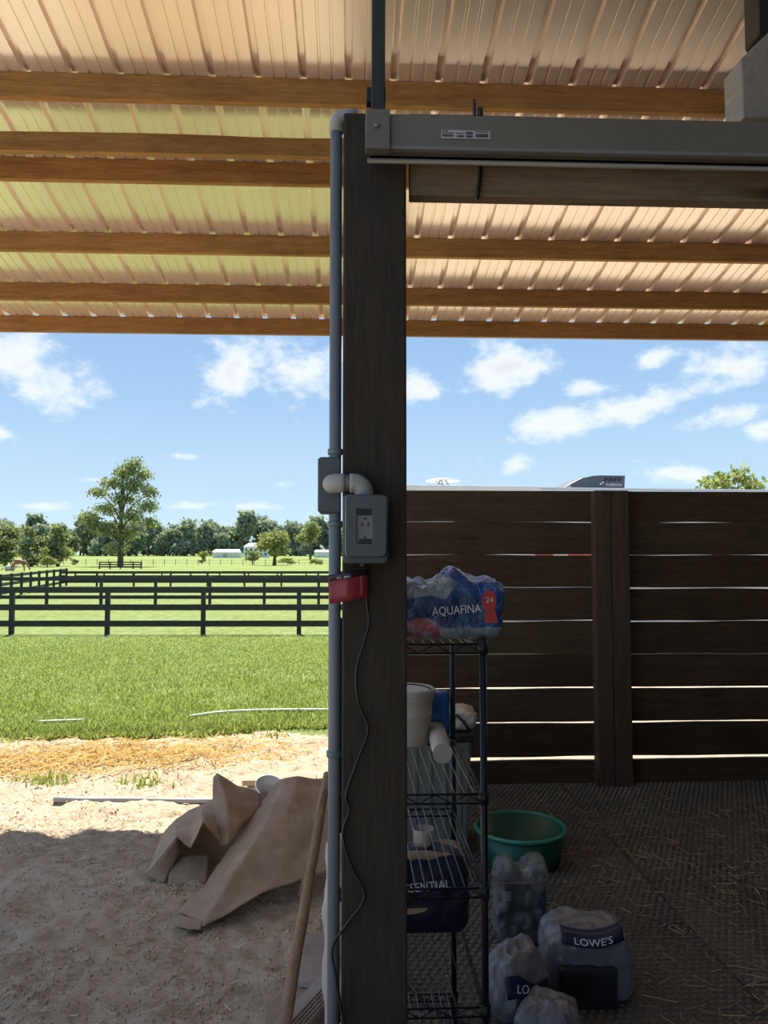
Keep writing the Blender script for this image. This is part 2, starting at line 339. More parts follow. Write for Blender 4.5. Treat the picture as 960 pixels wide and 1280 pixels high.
# ---------------------------------------------------------------- mesh tools
ORG = {}
class MB:
    def __init__(s): s.v = []; s.f = []
    def add(s, vs, fs):
        b = len(s.v); s.v += [tuple(v) for v in vs]; s.f += [tuple(i + b for i in f) for f in fs]; return s
    def mm(s, x0, x1, y0, y1, z0, z1):
        return s.add([(x0, y0, z0), (x1, y0, z0), (x1, y1, z0), (x0, y1, z0), (x0, y0, z1), (x1, y0, z1), (x1, y1, z1), (x0, y1, z1)],
                     [(3, 2, 1, 0), (4, 5, 6, 7), (0, 1, 5, 4), (1, 2, 6, 5), (2, 3, 7, 6), (3, 0, 4, 7)])
    def hexa(s, eight):
        return s.add(eight, [(3, 2, 1, 0), (4, 5, 6, 7), (0, 1, 5, 4), (1, 2, 6, 5), (2, 3, 7, 6), (3, 0, 4, 7)])
    def beam(s, p0, p1, w, h, up=(0, 0, 1)):
        p0, p1 = Vector(p0), Vector(p1); d = (p1 - p0).normalized(); sd_ = d.cross(Vector(up))
        if sd_.length < 1e-5: sd_ = d.cross(Vector((0, 1, 0)))
        sd_.normalize(); u = sd_.cross(d)
        a = sd_ * (w / 2); b = u * (h / 2)
        return s.hexa([p0 - a - b, p0 + a - b, p1 + a - b, p1 - a - b, p0 - a + b, p0 + a + b, p1 + a + b, p1 - a + b])
    def tube(s, path, r, n=10, caps=True):
        path = [Vector(p) for p in path]; k = len(path)
        rr = r if isinstance(r, (list, tuple)) else [r] * k
        t0 = (path[1] - path[0]).normalized(); ref = Vector((0, 0, 1)) if abs(t0.z) < .9 else Vector((1, 0, 0))
        u = t0.cross(ref).normalized(); vs = []
        for i, p in enumerate(path):
            t = ((path[min(i + 1, k - 1)] - p).normalized() + (p - path[max(i - 1, 0)]).normalized())
            t = t.normalized() if t.length > 1e-6 else t0
            u = (u - t * u.dot(t)); u = u.normalized() if u.length > 1e-6 else t.orthogonal().normalized()
            w = t.cross(u)
            for j in range(n):
                a = 2 * math.pi * j / n; vs.append(p + u * (math.cos(a) * rr[i]) + w * (math.sin(a) * rr[i]))
        fs = [(i * n + j, i * n + (j + 1) % n, (i + 1) * n + (j + 1) % n, (i + 1) * n + j) for i in range(k - 1) for j in range(n)]
        if caps: fs += [tuple(reversed(range(n))), tuple((k - 1) * n + j for j in range(n))]
        return s.add(vs, fs)
    def lathe(s, prof, c=(0, 0, 0), n=28, sx=1.0, sy=1.0, caps=False):
        vs = [(c[0] + r * sx * math.cos(2 * math.pi * j / n), c[1] + r * sy * math.sin(2 * math.pi * j / n), c[2] + z) for r, z in prof for j in range(n)]
        fs = [(i * n + j, i * n + (j + 1) % n, (i + 1) * n + (j + 1) % n, (i + 1) * n + j) for i in range(len(prof) - 1) for j in range(n)]
        if caps: fs += [tuple(reversed(range(n))), tuple((len(prof) - 1) * n + j for j in range(n))]
        return s.add(vs, fs)
    def prism(s, poly, off):
        n = len(poly); off = Vector(off); vs = [Vector(p) for p in poly] + [Vector(p) + off for p in poly]
        return s.add(vs, [tuple(range(n)), tuple(reversed(range(n, 2 * n)))] + [(i, i + n, (i + 1) % n + n, (i + 1) % n) for i in range(n)])
    def grid(s, rows):
        a, b = len(rows), len(rows[0])
        return s.add([p for r in rows for p in r], [(i * b + j, i * b + j + 1, (i + 1) * b + j + 1, (i + 1) * b + j) for i in range(a - 1) for j in range(b - 1)])
    def mesh(s, name, org=(0, 0, 0)):
        me = bpy.data.meshes.new(name); me.from_pydata([(v[0] - org[0], v[1] - org[1], v[2] - org[2]) for v in s.v], [], s.f); me.update(); return me
    def build(s, name, mat, parent=None, org=None, smooth=False, bevel=0, solid=0, subsurf=0, local=False, fix=True):
        base = ORG.get(parent.name, Vector((0, 0, 0))) if parent else Vector(org or (0, 0, 0))
        if local and parent: base = Vector((0, 0, 0))
        me = s.mesh(name, base)
        if fix:
            import bmesh
            bm = bmesh.new(); bm.from_mesh(me); bmesh.ops.recalc_face_normals(bm, faces=bm.faces); bm.to_mesh(me); bm.free()
        return link(name, me, mat, parent, base, smooth, bevel, solid, subsurf)

def link(name, me, mat, parent=None, base=(0, 0, 0), smooth=False, bevel=0, solid=0, subsurf=0):
    if mat is not None: me.materials.append(M[mat] if isinstance(mat, str) else mat)
    o = bpy.data.objects.new(name, me); C.objects.link(o)
    if parent: o.parent = parent; ORG[o.name] = ORG.get(parent.name, Vector((0, 0, 0)))
    else: o.location = base; ORG[o.name] = Vector(base)
    if smooth:
        me.polygons.foreach_set('use_smooth', [True] * len(me.polygons))
    if solid: md = o.modifiers.new('solid', 'SOLIDIFY'); md.thickness = solid; md.offset = 0
    if bevel: md = o.modifiers.new('bevel', 'BEVEL'); md.width = bevel; md.segments = 2; md.limit_method = 'ANGLE'
    if subsurf: md = o.modifiers.new('sub', 'SUBSURF'); md.levels = subsurf; md.render_levels = subsurf
    return o
def tag(o, label=None, cat=None, group=None, kind=None):
    if label: o['label'] = label
    if cat: o['category'] = cat
    if group: o['group'] = group
    if kind: o['kind'] = kind
    return o
def thing(name, label, cat, loc, group=None, rz=0):
    o = bpy.data.objects.new(name, None); C.objects.link(o); o.empty_display_size = .1
    o.location = loc; o.rotation_euler = (0, 0, rz); ORG[o.name] = Vector(loc)
    return tag(o, label, cat, group)
def struct_empty(name, loc=(0, 0, 0)):
    o = bpy.data.objects.new(name, None); C.objects.link(o); o.location = loc; ORG[o.name] = Vector(loc); o['kind'] = 'structure'; return o
def share(src, name, parent, loc=(0, 0, 0), rot=(0, 0, 0), scale=None):
    c = src.copy(); c.name = name; C.objects.link(c); c.parent = parent; c.location = loc; c.rotation_euler = rot
    if scale: c.scale = scale
    return c
def text_mesh(s, size, extr=.0004):
    cu = bpy.data.curves.new('lettering', 'FONT'); cu.body = s; cu.size = size; cu.extrude = extr; cu.align_x = 'CENTER'; cu.align_y = 'CENTER'
    cu.resolution_u = 3
    o = bpy.data.objects.new('lettering', cu); C.objects.link(o)
    bpy.context.view_layer.update()
    me = bpy.data.meshes.new_from_object(o.evaluated_get(bpy.context.evaluated_depsgraph_get()))
    bpy.data.objects.remove(o); bpy.data.curves.remove(cu); return me
def lettering(s, size, mat, parent, world_loc, rot=(R(90), 0, 0), sx=1.0, local=False, bend=None):
    me = text_mesh(s, size); me.name = 'lettering'
    o = link('lettering', me, mat, parent)
    base = Vector((0, 0, 0)) if local else ORG[parent.name]
    o.location = Vector(world_loc) - base; o.rotation_euler = rot; o.scale = (sx, 1, 1); return o
def soup(name, V, F, mat, parent=None, base=(0, 0, 0)):   # numpy verts (n,3), faces (m,k)
    me = bpy.data.meshes.new(name); k = F.shape[1]
    me.vertices.add(len(V)); me.vertices.foreach_set('co', np.asarray(V, np.float32).ravel())
    me.loops.add(F.size); me.loops.foreach_set('vertex_index', F.astype(np.int32).ravel())
    me.polygons.add(len(F)); me.polygons.foreach_set('loop_start', np.arange(0, F.size, k, dtype=np.int32))
    me.update(calc_edges=True)
    return link(name, me, mat, parent, base)
def catmull(pts, n):
    pts = [Vector(p) for p in pts]; out = []
    P = [pts[0] * 2 - pts[1]] + pts + [pts[-1] * 2 - pts[-2]]
    for i in range(1, len(P) - 2):
        for k in range(n):
            t = k / n; a, b, c, d = P[i - 1:i + 3]
            out.append(.5 * ((2 * b) + (c - a) * t + (2 * a - 5 * b + 4 * c - d) * t * t + (3 * b - a - 3 * c + d) * t ** 3))
    out.append(pts[-1]); return out
def patch(rows, nu, nv):
    A = [catmull(r, nu) for r in rows]; cols = [catmull([A[i][j] for i in range(len(A))], nv) for j in range(len(A[0]))]
    return [[cols[j][i] for j in range(len(cols))] for i in range(len(cols[0]))]
def crumple(pt, amp, fr):
    p = Vector(pt) * fr
    n = 1.1 * (.45 - abs(noise.noise(p * .7 + Vector((5, 2, 8)))) * 1.6) + .5 * noise.noise(p) + .5 * noise.noise(p * 2.1 + Vector((3, 1, 7)))
    m = noise.noise(p + Vector((11, 5, 2))) + .5 * noise.noise(p * 2.3)
    return Vector(pt) + Vector((m * .6, -abs(n) * .7, n * .7)) * amp
def gz(Y):
    if Y < 7: return 0.0
    if Y < 20: t = (Y - 7) / 13; return -.6 * t * t * (3 - 2 * t) * .5 - .6 * t * .5
    if Y < 130: return -.6
    return -.6 + (min(Y, 420) - 130) * .00525
nrng = np.random.default_rng(5)

# ---------------------------------------------------------------- terrain
MAT_X0 = gnd(478, 1150).x            # the mats start behind the post
FENCE_Y = 5.0
def FLOOR_Z(x, y):
    if x > MAT_X0 - .05 and y < FENCE_Y + .1: return -.012
    p = Vector((x, y, 0))
    z = .028 * noise.noise(p * 1.1) + .018 * noise.noise(p * 3.3 + Vector((4, 2, 0)))
    if y < 7.2 and x < .6:
        z += .020 * noise.noise(p * 6) + .016 * noise.noise(p * 14) + .011 * noise.noise(p * 27) + .005 * abs(noise.noise(p * 55))
        z -= .018 * max(0, noise.noise(p * 5.5 + Vector((9, 1, 0))) - .28) / .5
    if y > 6.4 and x < .9: z -= .05 * (y - 6.4)
    if x > MAT_X0 - .3 and y < FENCE_Y: z *= .3
    return z + (gz(y) if y > 7 else 0)
def build_terrain():
    def steps(a): return [x for s, e, d in a for x in np.arange(s, e, d)]
    xs = steps([(-16, -4.2, .6), (-4.2, -2.9, .05), (-2.9, .4, .018), (.4, 16.1, .6)])
    ys = steps([(-3.5, 2.0, .4), (2.0, 4.6, .018), (4.6, 7.2, .05), (7.2, 13.1, .5)])
    rows = []
    for y in ys:
        r = []
        for x in xs:
            r.append((x, y, FLOOR_Z(x, y)))
        rows.append(r)
    g = MB().grid(rows).build('floor', 'dirt', smooth=True, fix=False); tag(g, kind='structure')
    xs = steps([(-16, 1, .22), (1, 16.1, 1.5)]); ys = steps([(6.1, 9, .08), (9, 21, .5)])
    rows = []
    for y in ys:
        r = []
        for x in xs:
            p = Vector((x, y, 1))
            edge = 6.55 + .22 * noise.noise(p * .9) + .12 * noise.noise(p * 2.6) + (8 * max(0, x - .3)) + 1.6 * max(0, -5.0 - x)  # sand widened out of view at left to bounce light onto the roof
            h = max(-.09, min(.03, (y - edge) * .16))
            r.append((x, y, gz(y) + h + .012 * noise.noise(p * 2) if y < 12 else gz(y) + .03))
        rows.append(r)
    tag(MB().grid(rows).build('meadow', 'meadow', smooth=True, fix=False), kind='structure')
    rows = [[(x, y, gz(y) + .03) for x in np.linspace(-1.1 * y - 20, 1.1 * y + 20, 9)] for y in list(np.arange(20.5, 60, 4)) + list(np.arange(60, 440, 15)) + [520]]
    tag(MB().grid(rows).build('pasture', 'meadow', smooth=True, fix=False), kind='structure')
build_terrain()

# ---------------------------------------------------------------- roof
RA, RB = 3.15, .20                     # height over the camera at Y = 0, fall per metre
def roof_z(Y): return CAM_H + RA - RB * Y
def build_roof():
    ceil = struct_empty('ceiling')
    y0, y1, w = -3.2, 6.22, .9144
    prof = []
    for k in range(4):
        b = k * .2286
        prof += [(b, 0), (b + .009, .026), (b + .033, .026), (b + .042, 0)]
        for q in (.097, .160):
            prof += [(b + q, 0), (b + q + .003, .0055), (b + q + .013, .0055), (b + q + .016, 0)]
    prof.append((w + .0002, 0))
    mb = MB(); mb.grid([[(x, y, roof_z(y) + z) for x, z in prof] for y in (y0, y1)])
    first = mb.build('roof_panel', 'sheet', ceil, fix=False)
    short = MB().grid([[(x, y, roof_z(y) + z) for x, z in prof] for y in (1.75, y1)]).build('roof_panel', 'sheet', ceil, fix=False)
    n = [0, 0]
    for k in range(-3, 9):                # left bays cut back out of view to let daylight onto the dirt
        src, q = (short, 0) if k < 0 else (first, 1)
        o = src if n[q] == 0 else share(src, 'roof_panel', ceil)
        o.location = (k * w - .27, 0, 0); n[q] += 1
    ph, pw = .130, .040
    def purl(Y, top, h=ph, x0=-3.0, x1=7.9, name='purlin', wob=0):
        seg = 40 if wob else 1; mb = MB()
        for i in range(seg):
            a = x0 + (x1 - x0) * i / seg; b = x0 + (x1 - x0) * (i + 1) / seg
            ta = top + wob * noise.noise(Vector((a * 1.3, 0, 0))); tb = top + wob * noise.noise(Vector((b * 1.3, 0, 0)))
            mb.hexa([(a, Y, top - h), (b, Y, top - h), (b, Y + pw, top - h), (a, Y + pw, top - h), (a, Y, ta), (b, Y, tb), (b, Y + pw, tb), (a, Y + pw, ta)])
        o = mb.build(name, 'purlin', ceil, org=(0, Y, 0), bevel=0 if wob else .004)
        return o
    for Y in (.55, 1.2, 1.85, 2.45, 3.08, PY[0], PY[2], PY[3], PY[4], PY[5]):
        purl(Y, roof_z(Y) - .001, x0=-3.0 if Y > 1.75 else -.27)
    gt = at(0, 163, PY[1]).z
    purl(PY[1], gt, h=gt - at(0, 187, PY[1]).z, name='girder', wob=.012)
PY = [3.73, 4.05, 4.42, 5.18, 5.90, 6.48]
# purlin depths from the rows seen on the left of the photo
def fit_depth(py):
    d = ray(0, py); return RA / (d.z / d.y + RB)
PY = [fit_depth(88), 4.05, fit_depth(195), fit_depth(288), fit_depth(352), fit_depth(393.5)]
build_roof()
wb = MB().mm(-.25, 9, -3.3, -3.15, -.05, 5).build('wall_back', 'barn_wall'); tag(wb, kind='structure')
wr = MB().mm(6.3, 6.45, -3.2, 5.0, -.05, 4.6).build('wall_right', 'barn_wall'); tag(wr, kind='structure')

# ---------------------------------------------------------------- rubber mats and hay
def build_mats():
    par = struct_empty('floor_mats', (MAT_X0, 0, 0))
    w, l, t = 1.22, 1.83, .016; first = None
    base = MB().mm(0.003, w - .003, .003, l - .003, 0, t).build('rubber_mat', 'mat', par, local=True)
    pads = MB(); s = .0305; pr = .0105
    ny = int(l / s); nx = int(w / s)
    for j in range(ny):
        for i in range(nx):
            cx = (i + .5 + (.5 if j % 2 else 0)) * s; cy = (j + .5) * s
            if cx > w - .012: continue
            vs = [(cx + pr * math.cos(a), cy + pr * .82 * math.sin(a), t) for a in [k * math.pi / 3 for k in range(6)]]
            vs += [(cx + pr * .72 * math.cos(a), cy + pr * .6 * math.sin(a), t + .006) for a in [k * math.pi / 3 for k in range(6)]]
            pads.add(vs, [(k, (k + 1) % 6, (k + 1) % 6 + 6, k + 6) for k in range(6)] + [(6, 7, 8, 9, 10, 11)])
    pd = pads.build('raised_pads', 'pad', base, local=True, fix=False); tag(pd, kind='stuff')
    k = 0
    for iy in range(3):
        for ix in range(4):
            loc = (ix * w, -.15 + iy * l - .34 * 0, 0)
            if loc[1] + l > FENCE_Y + .6: continue
            if k == 0: base.location = loc
            else:
                b = share(base, 'rubber_mat', par, loc); share(pd, 'raised_pads', b)
            k += 1
build_mats()

def straws(name, n, sampler, mat, lmin, lmax, wid, z0, zj, label=None, cat=None, tilt=.2):
    V = np.zeros((n, 4, 3)); k = 0
    a = nrng.uniform(0, 2 * np.pi, n); L = nrng.uniform(lmin, lmax, n) * nrng.uniform(.4, 1, n)
    P = np.array([sampler() for _ in range(n)]); tl = nrng.normal(0, tilt, n)
    dx, dy = np.cos(a), np.sin(a); w = wid * nrng.uniform(.6, 1.4, n)
    zc = z0 + nrng.uniform(0, zj, n) + np.abs(tl) * L * .5
    if P.shape[1] > 2: zc = zc + P[:, 2]
    for q, (sl, sw) in enumerate(((-.5, -.5), (.5, -.5), (.5, .5), (-.5, .5))):
        V[:, q, 0] = P[:, 0] + dx * L * sl - dy * w * sw
        V[:, q, 1] = P[:, 1] + dy * L * sl + dx * w * sw
        V[:, q, 2] = zc + L * sl * tl + w * sw * .7
    F = np.arange(n * 4).reshape(n, 4)
    o = soup(name, V.reshape(-1, 3), F, mat); tag(o, label, cat, kind='stuff'); return o
def hay_pt():
    while True:
        x = random.uniform(.25, 4.5); y = random.uniform(1.9, 4.9)
        d = .35 * noise.noise(Vector((x * 1.2, y * 1.2, 3))) + .5 * noise.noise(Vector((x * 3.1, y * 3.1, 8))) * .6
        e = .06 + .80 * max(0, min(1, (x - .95 + .1 * (y - 2)) / 1.1)) * max(.1, min(1, (4.75 - y) / .8)) + d * .8
        if random.random() < e: return (x, y)
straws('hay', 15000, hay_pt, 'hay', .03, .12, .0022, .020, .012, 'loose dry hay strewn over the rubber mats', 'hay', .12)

# ---------------------------------------------------------------- main post
def build_post():
    X0, X1 = at(428, 640, 1.66).x, at(508.5, 640, 1.66).x
    top = at(470, 141, 1.66).z
    o = MB().mm(X0, X1, 1.66, 1.80, -.05, top).build('wooden_post', 'post', org=((X0 + X1) / 2, 1.73, 0), bevel=.005)
    tag(o, 'thick square weathered timber post carrying the outlet box', 'post')
    return X0, X1, top
PX0, PX1, PTOP = build_post()

def build_header():
    x0 = at(512.5, 220, 1.68).x
    zb = at(512, 243.5, 1.68).z; zt = at(520, 141.5, 1.68).z
    o = MB().mm(x0, 5.6, 1.68, 1.72, zb, zt).build('header_beam', 'header', org=(x0, 1.70, zb), bevel=.003)
    tag(o, 'wide brown timber header running right from the post behind the steel track', 'beam')
build_header()

def build_track():
    x0, x1 = at(457, 160, 1.585).x, 5.6
    zt, z1 = at(500, 142, 1.585).z, at(500, 183, 1.585).z
    z2, z3 = at(500, 196, 1.59).z, at(500, 201, 1.59).z
    xb = at(487.5, 160, 1.58).x
    t = thing('sliding_door_track', 'grey steel sliding door track fixed across the top of the post', 'door track', (x0, 1.62, z3))
    MB().mm(x0 + .01, x1, 1.585, 1.655, z1, zt).build('channel', 'track', t, bevel=.003)
    MB().mm(x0 + .01, x1, 1.583, 1.60, z1 - .006, z1 + .003).build('upper_lip', 'track_lip', t, bevel=.002)
    MB().mm(x0 + .01, x1, 1.625, 1.655, at(500, 196, 1.64).z, z1).build('inner_wall', 'steel', t)
    MB().tube([(x0 + .004, 1.60, (z2 + z3) / 2), (x1, 1.60, (z2 + z3) / 2)], (z2 - z3) * .62, 10).build('lower_lip', 'track', t, smooth=True)
    b = MB().mm(x0, xb, 1.572, 1.60, at(470, 186, 1.575).z, at(470, 137, 1.575).z)
    b.mm(x0, xb, 1.575, 1.655, at(470, 139, 1.575).z, at(470, 137, 1.575).z)
    br = b.build('end_bracket', 'track', t, bevel=.003)
    MB().lathe([(.0, -.004), (.006, -.004), (.007, 0), (.006, .002)], at(471, 157, 1.57), 12).build('bolt', 'track_lip', br)
    # maker's sticker
    A, B, Cc, D = at(551.5, 162, 1.583), at(613, 164, 1.583), at(613, 174, 1.583), at(551.5, 173, 1.583)
    def q(mb, u0, u1, v0, v1, dy):
        P = lambda u, v: A.lerp(B, u).lerp(D.lerp(Cc, u), v) + Vector((0, dy, 0))
        mb.add([P(u0, v0), P(u1, v0), P(u1, v1), P(u0, v1)], [(0, 1, 2, 3)])
    st = MB(); q(st, 0, 1, 0, 1, 0); s = st.build('sticker', 'sticker', t, solid=.0006)
    ink = MB(); random.seed(3)
    for (u0, u1, v0, v1) in ((.02, .26, .32, .44), (.02, .24, .55, .8), (.30, .46, .32, .45), (.32, .46, .6, .85), (.50, .64, .18, .5), (.50, .64, .6, .88), (.68, .95, .1, .22), (.70, .95, .38, .82), (.02, .14, .08, .2)):
        q(ink, u0, u1, v0, v1, -.0008)
    ink.build('print', 'ink', s, fix=False)
build_track()

def build_bar():
    p0, p1 = at(472.5, 140, 1.60), at(477.5, -60, 1.60)
    t = thing('hanger_bar', 'dark square steel bar rising from the track towards the roof', 'bar', p0)
    MB().beam(p0, Vector((p1.x, p1.y, roof_z(1.6) - .005)), .029, .02, (0, 1, 0)).build('bar', 'steel', t, bevel=.002)
    a = at(470, 120, 1.625)
    MB().mm(at(458, 120, 1.62).x, at(482, 120, 1.62).x, 1.612, 1.64, at(470, 129, 1.62).z, at(470, 111, 1.62).z).build('clip', 'black', t, bevel=.002)
build_bar()

def build_strap():
    p = [at(592.5, 126, 1.70), at(593.5, 148, 1.672), at(596, 160, 1.666), at(598, 190, 1.664), at(600, 205, 1.672), at(600, 222, 1.672), at(597, 243.5, 1.672), at(596.6, 246, 1.70), at(598, 215, 1.727)]
    t = thing('cable_tie', 'black strap looped around the timber header below the sticker', 'strap', p[0])
    MB().tube(catmull(p, 6), .0045, 8).build('strap', 'black', t, smooth=True)
    MB().tube([at(600, 137, 1.69), at(600, 150, 1.675)], .0075, 8).build('buckle', 'black', t, smooth=True)
build_strap()

def build_grey_block():
    # pale board end over the track at the right edge of the photo
    Y = 1.80; pts = [(926, 73), (962, 39), (1010, -5), (1060, -5), (1060, 149), (929, 147)]
    mb = MB().prism([at(x, y, Y) for x, y in pts], (0, .09, 0))
    o = mb.build('weathered_board', 'weathered', org=at(926, 152, Y), bevel=.004)
    tag(o, 'pale grey slanted board end above the track at the right edge', 'board')
    Y = 2.3; mb = MB().prism([at(x, y, Y) for x, y in ((945, -120), (1000, -120), (1000, 60), (949, 42))], (0, .09, 0))
    o = mb.build('dark_brace', 'black', org=at(945, 42, Y), bevel=.004)
    tag(o, 'dark upright brace above the pale board end in the top right corner', 'brace')
build_grey_block()

# ---------------------------------------------------------------- conduit, outlet box, cord, tag
def build_conduit():
    r = .0133; Yp = 1.70
    cx = at(419, 640, Yp).x
    t = thing('conduit', 'grey plastic conduit running up the left side of the timber post', 'conduit', (cx, Yp, 0))
    ztop = PTOP + .014
    cxt = PX0 - r - .0035
    MB().tube([(cxt + .0, Yp, -.02), (cxt, Yp, ztop - .035)], r, 16).build('pipe', 'conduit', t, smooth=True)
    bend = [(cxt, Yp, ztop - .04)] + [(cxt + .024 - .024 * math.cos(a), Yp, ztop - .024 + .024 * math.sin(a)) for a in [k * math.pi / 16 for k in range(9)]] + [(cxt + .048, Yp, ztop)]
    MB().tube(bend, .0165, 16).build('elbow', 'pvc_light', t, smooth=True)
    for py in (942, 655, 565):
        z = at(419, py, Yp).z
        MB().tube([(cxt, Yp, z - .006), (cxt, Yp, z + .006)], r + .0035, 16).build('coupling', 'conduit', t, smooth=True)
    x0, x1 = at(398.5, 605, 1.685).x, at(425, 605, 1.685).x
    z0, z1 = at(410, 642, 1.685).z, at(410, 571, 1.685).z
    b = MB().mm(x0, x1, 1.683, 1.735, z0, z1).build('conduit_body', 'pvc_dark', t, bevel=.005)
    MB().mm(x0 - .002, x1 + .001, 1.679, 1.684, z0 + .004, z1 - .004).build('cover_plate', 'pvc_dark', b, bevel=.002)
    # light fitting: out of the body, right, then down into the outlet box
    zc = at(430, 604, 1.64).z; rr = .0205
    xs = at(415, 604, 1.65).x; xe = at(455, 604, 1.63).x; Yf = 1.636
    def arc(c, a0, a1, rad, e1, e2, n=7): return [Vector(c) + Vector(e1) * (rad * math.cos(a0 + (a1 - a0) * k / n)) + Vector(e2) * (rad * math.sin(a0 + (a1 - a0) * k / n)) for k in range(n + 1)]
    bd = .022
    pth = [Vector((xs, 1.684, zc))] + arc((xs + bd, Yf + bd, zc), math.pi, 1.5 * math.pi, bd, (1, 0, 0), (0, 1, 0)) + [Vector((at(431, 604, Yf).x, Yf, zc))]
    MB().tube(pth, rr, 18).build('side_elbow', 'pvc_light', t, smooth=True)
    MB().tube([(at(430, 604, Yf).x, Yf, zc), (at(438, 604, Yf).x, Yf, zc)], rr * .86, 18).build('nipple', 'conduit', t, smooth=True)
    zb = at(455, 619, Yf).z
    p2 = [Vector((at(437, 604, Yf).x, Yf, zc))] + arc((xe - bd * 1.0, Yf, zc - bd), .5 * math.pi, 0, bd, (1, 0, 0), (0, 0, 1)) + [Vector((xe, Yf, zb - .012))]
    MB().tube(p2, rr, 18).build('drop_elbow', 'pvc_light', t, smooth=True)
build_conduit()

def rrect(x0, x1, z0, z1, r, n=5):
    pts = []
    for cx, cz, a0 in ((x1 - r, z1 - r, 0), (x0 + r, z1 - r, 90), (x0 + r, z0 + r, 180), (x1 - r, z0 + r, 270)):
        pts += [(cx + r * math.cos(R(a0 + 90 * k / n)), cz + r * math.sin(R(a0 + 90 * k / n))) for k in range(n + 1)]
    return pts
def build_outlet():
    X = lambda px, Y=1.58: at(px, 660, Y).x
    Z = lambda py, Y=1.58: at(455, py, Y).z
    t = thing('outlet_box', 'grey weatherproof outlet box mounted on the front of the post', 'outlet', (X(456), 1.66, Z(705)))
    MB().prism([(x, 1.598, z) for x, z in rrect(X(428), X(485.5), Z(704.5), Z(617), .012)], (0, .062, 0)).build('box', 'box_grey', t, bevel=.003)
    # cover: a frame around the receptacle opening
    ox0, ox1, oz0, oz1 = X(431), X(483.5), Z(697), Z(617.5); ix0, ix1, iz0, iz1 = X(445), X(466), Z(680), Z(635)
    o = rrect(ox0, ox1, oz0, oz1, .010, 6); i = rrect(ix0, ix1, iz0, iz1, .003, 6); n = len(o)
    mb = MB()
    vs = [(x, 1.598, z) for x, z in o] + [(x, 1.588, z) for x, z in o] + [((x - X(457)) * .94 + X(457), 1.580, (z - Z(657)) * .96 + Z(657)) for x, z in o] + [(x, 1.580, z) for x, z in i] + [(x, 1.590, z) for x, z in i]
    fs = [(k * n + j, k * n + (j + 1) % n, (k + 1) * n + (j + 1) % n, (k + 1) * n + j) for k in range(4) for j in range(n)]
    mb.add(vs, fs).build('cover', 'box_grey', t)
    rc = MB().mm(ix0, ix1, 1.588, 1.597, iz0, iz1).build('receptacle', 'recept', t)
    f = 1.5865
    def el(name, x0, x1, y0, y1): MB().mm(X(x0), X(x1), f, f + .004, Z(y1), Z(y0)).build(name, 'black', rc)
    el('plug_cap', 446.5, 465, 636, 644); el('slot', 451.8, 453.2, 653, 658); el('slot', 459.5, 461, 653, 658)
    el('plug_cap', 448.5, 465, 673.5, 679.5)
    for py in (648, 671.5):
        c = Vector((X(456.3), f, Z(py)))
        MB().tube([c, c + Vector((0, .004, 0))], .0026, 10).build('ground_hole', 'black', rc)
    a = at(455, 703, 1.62)
    MB().tube([at(455, 702, 1.62), at(455, 709, 1.62)], .008, 12).build('cord_gland', 'black', t, smooth=True)
build_outlet()

def build_cord():
    px = [(455, 704), (456, 716), (457.5, 735), (459, 758), (461, 779), (454, 806), (445.5, 838), (448, 878), (460, 911), (447, 950), (432.5, 993), (436.6, 1012), (428.5, 1042), (438.6, 1081), (456, 1119), (436, 1152), (415.5, 1184), (420, 1223), (430, 1280), (436, 1330), (470, 1420)]
    pts = [at(x, y, 1.62 if y < 710 else (1.648 if abs(y - 1184) > 20 else 1.668)) for x, y in px]
    c = catmull(pts, 5)
    t = thing('power_cord', 'thin black power cord zigzagging down the front of the post', 'cord', pts[-1])
    MB().tube(c, .0031, 7).build('cable', 'black', t, smooth=True)
build_cord()

def build_tag():
    t = thing('red_tag', 'small red tag with a black header hanging on the cord', 'tag', at(435, 735, 1.63))
    n = 10
    def sheet(y_top_l, y_top_r, y_bot_l, y_bot_r, dy):
        rows = []
        for v in (0, .33, .66, 1):
            r = []
            for k in range(n + 1):
                u = k / n; x = 410 + 50 * u + (2 * v * (1 - u))
                yt = y_top_l + (y_top_r - y_top_l) * u; yb = y_bot_l + (y_bot_r - y_bot_l) * u
                r.append(at(x, yt + (yb - yt) * v, 1.635 + dy - .012 * math.sin(u * 3.0) + .002 * math.sin(u * 9)))
            rows.append(r)
        return rows
    MB().grid(sheet(725, 716, 755, 747, 0)).build('red_panel', 'red', t, solid=.0012, smooth=True)
    hd = MB().grid(sheet(719, 711.5, 726, 718, -.001)).build('header', 'black', t, solid=.0014, smooth=True)
    for k, x in enumerate((421.5, 423, 425.5, 430, 431.5, 433, 435, 437)):
        y = 721.6 - (x - 421) * .14
        MB().mm(at(x, y, 1.62).x, at(x + .9, y, 1.62).x, 1.6185, 1.6195, at(x, y + 2.2, 1.62).z, at(x, y, 1.62).z).build('print', 'white_ink', hd)
    dk = plain('dark_red_print', (.25, .01, .02), .5, var=.1)
    for x0, x1, y0, y1 in ((433.5, 436, 725, 744), (450, 453, 720, 744)):
        MB().mm(at(x0, y0, 1.6165).x, at(x1, y0, 1.6165).x, 1.6165, 1.6172, at(x0, y1, 1.6165).z, at(x0, y0, 1.6165).z).build('printed_bar', dk, t)
build_tag()

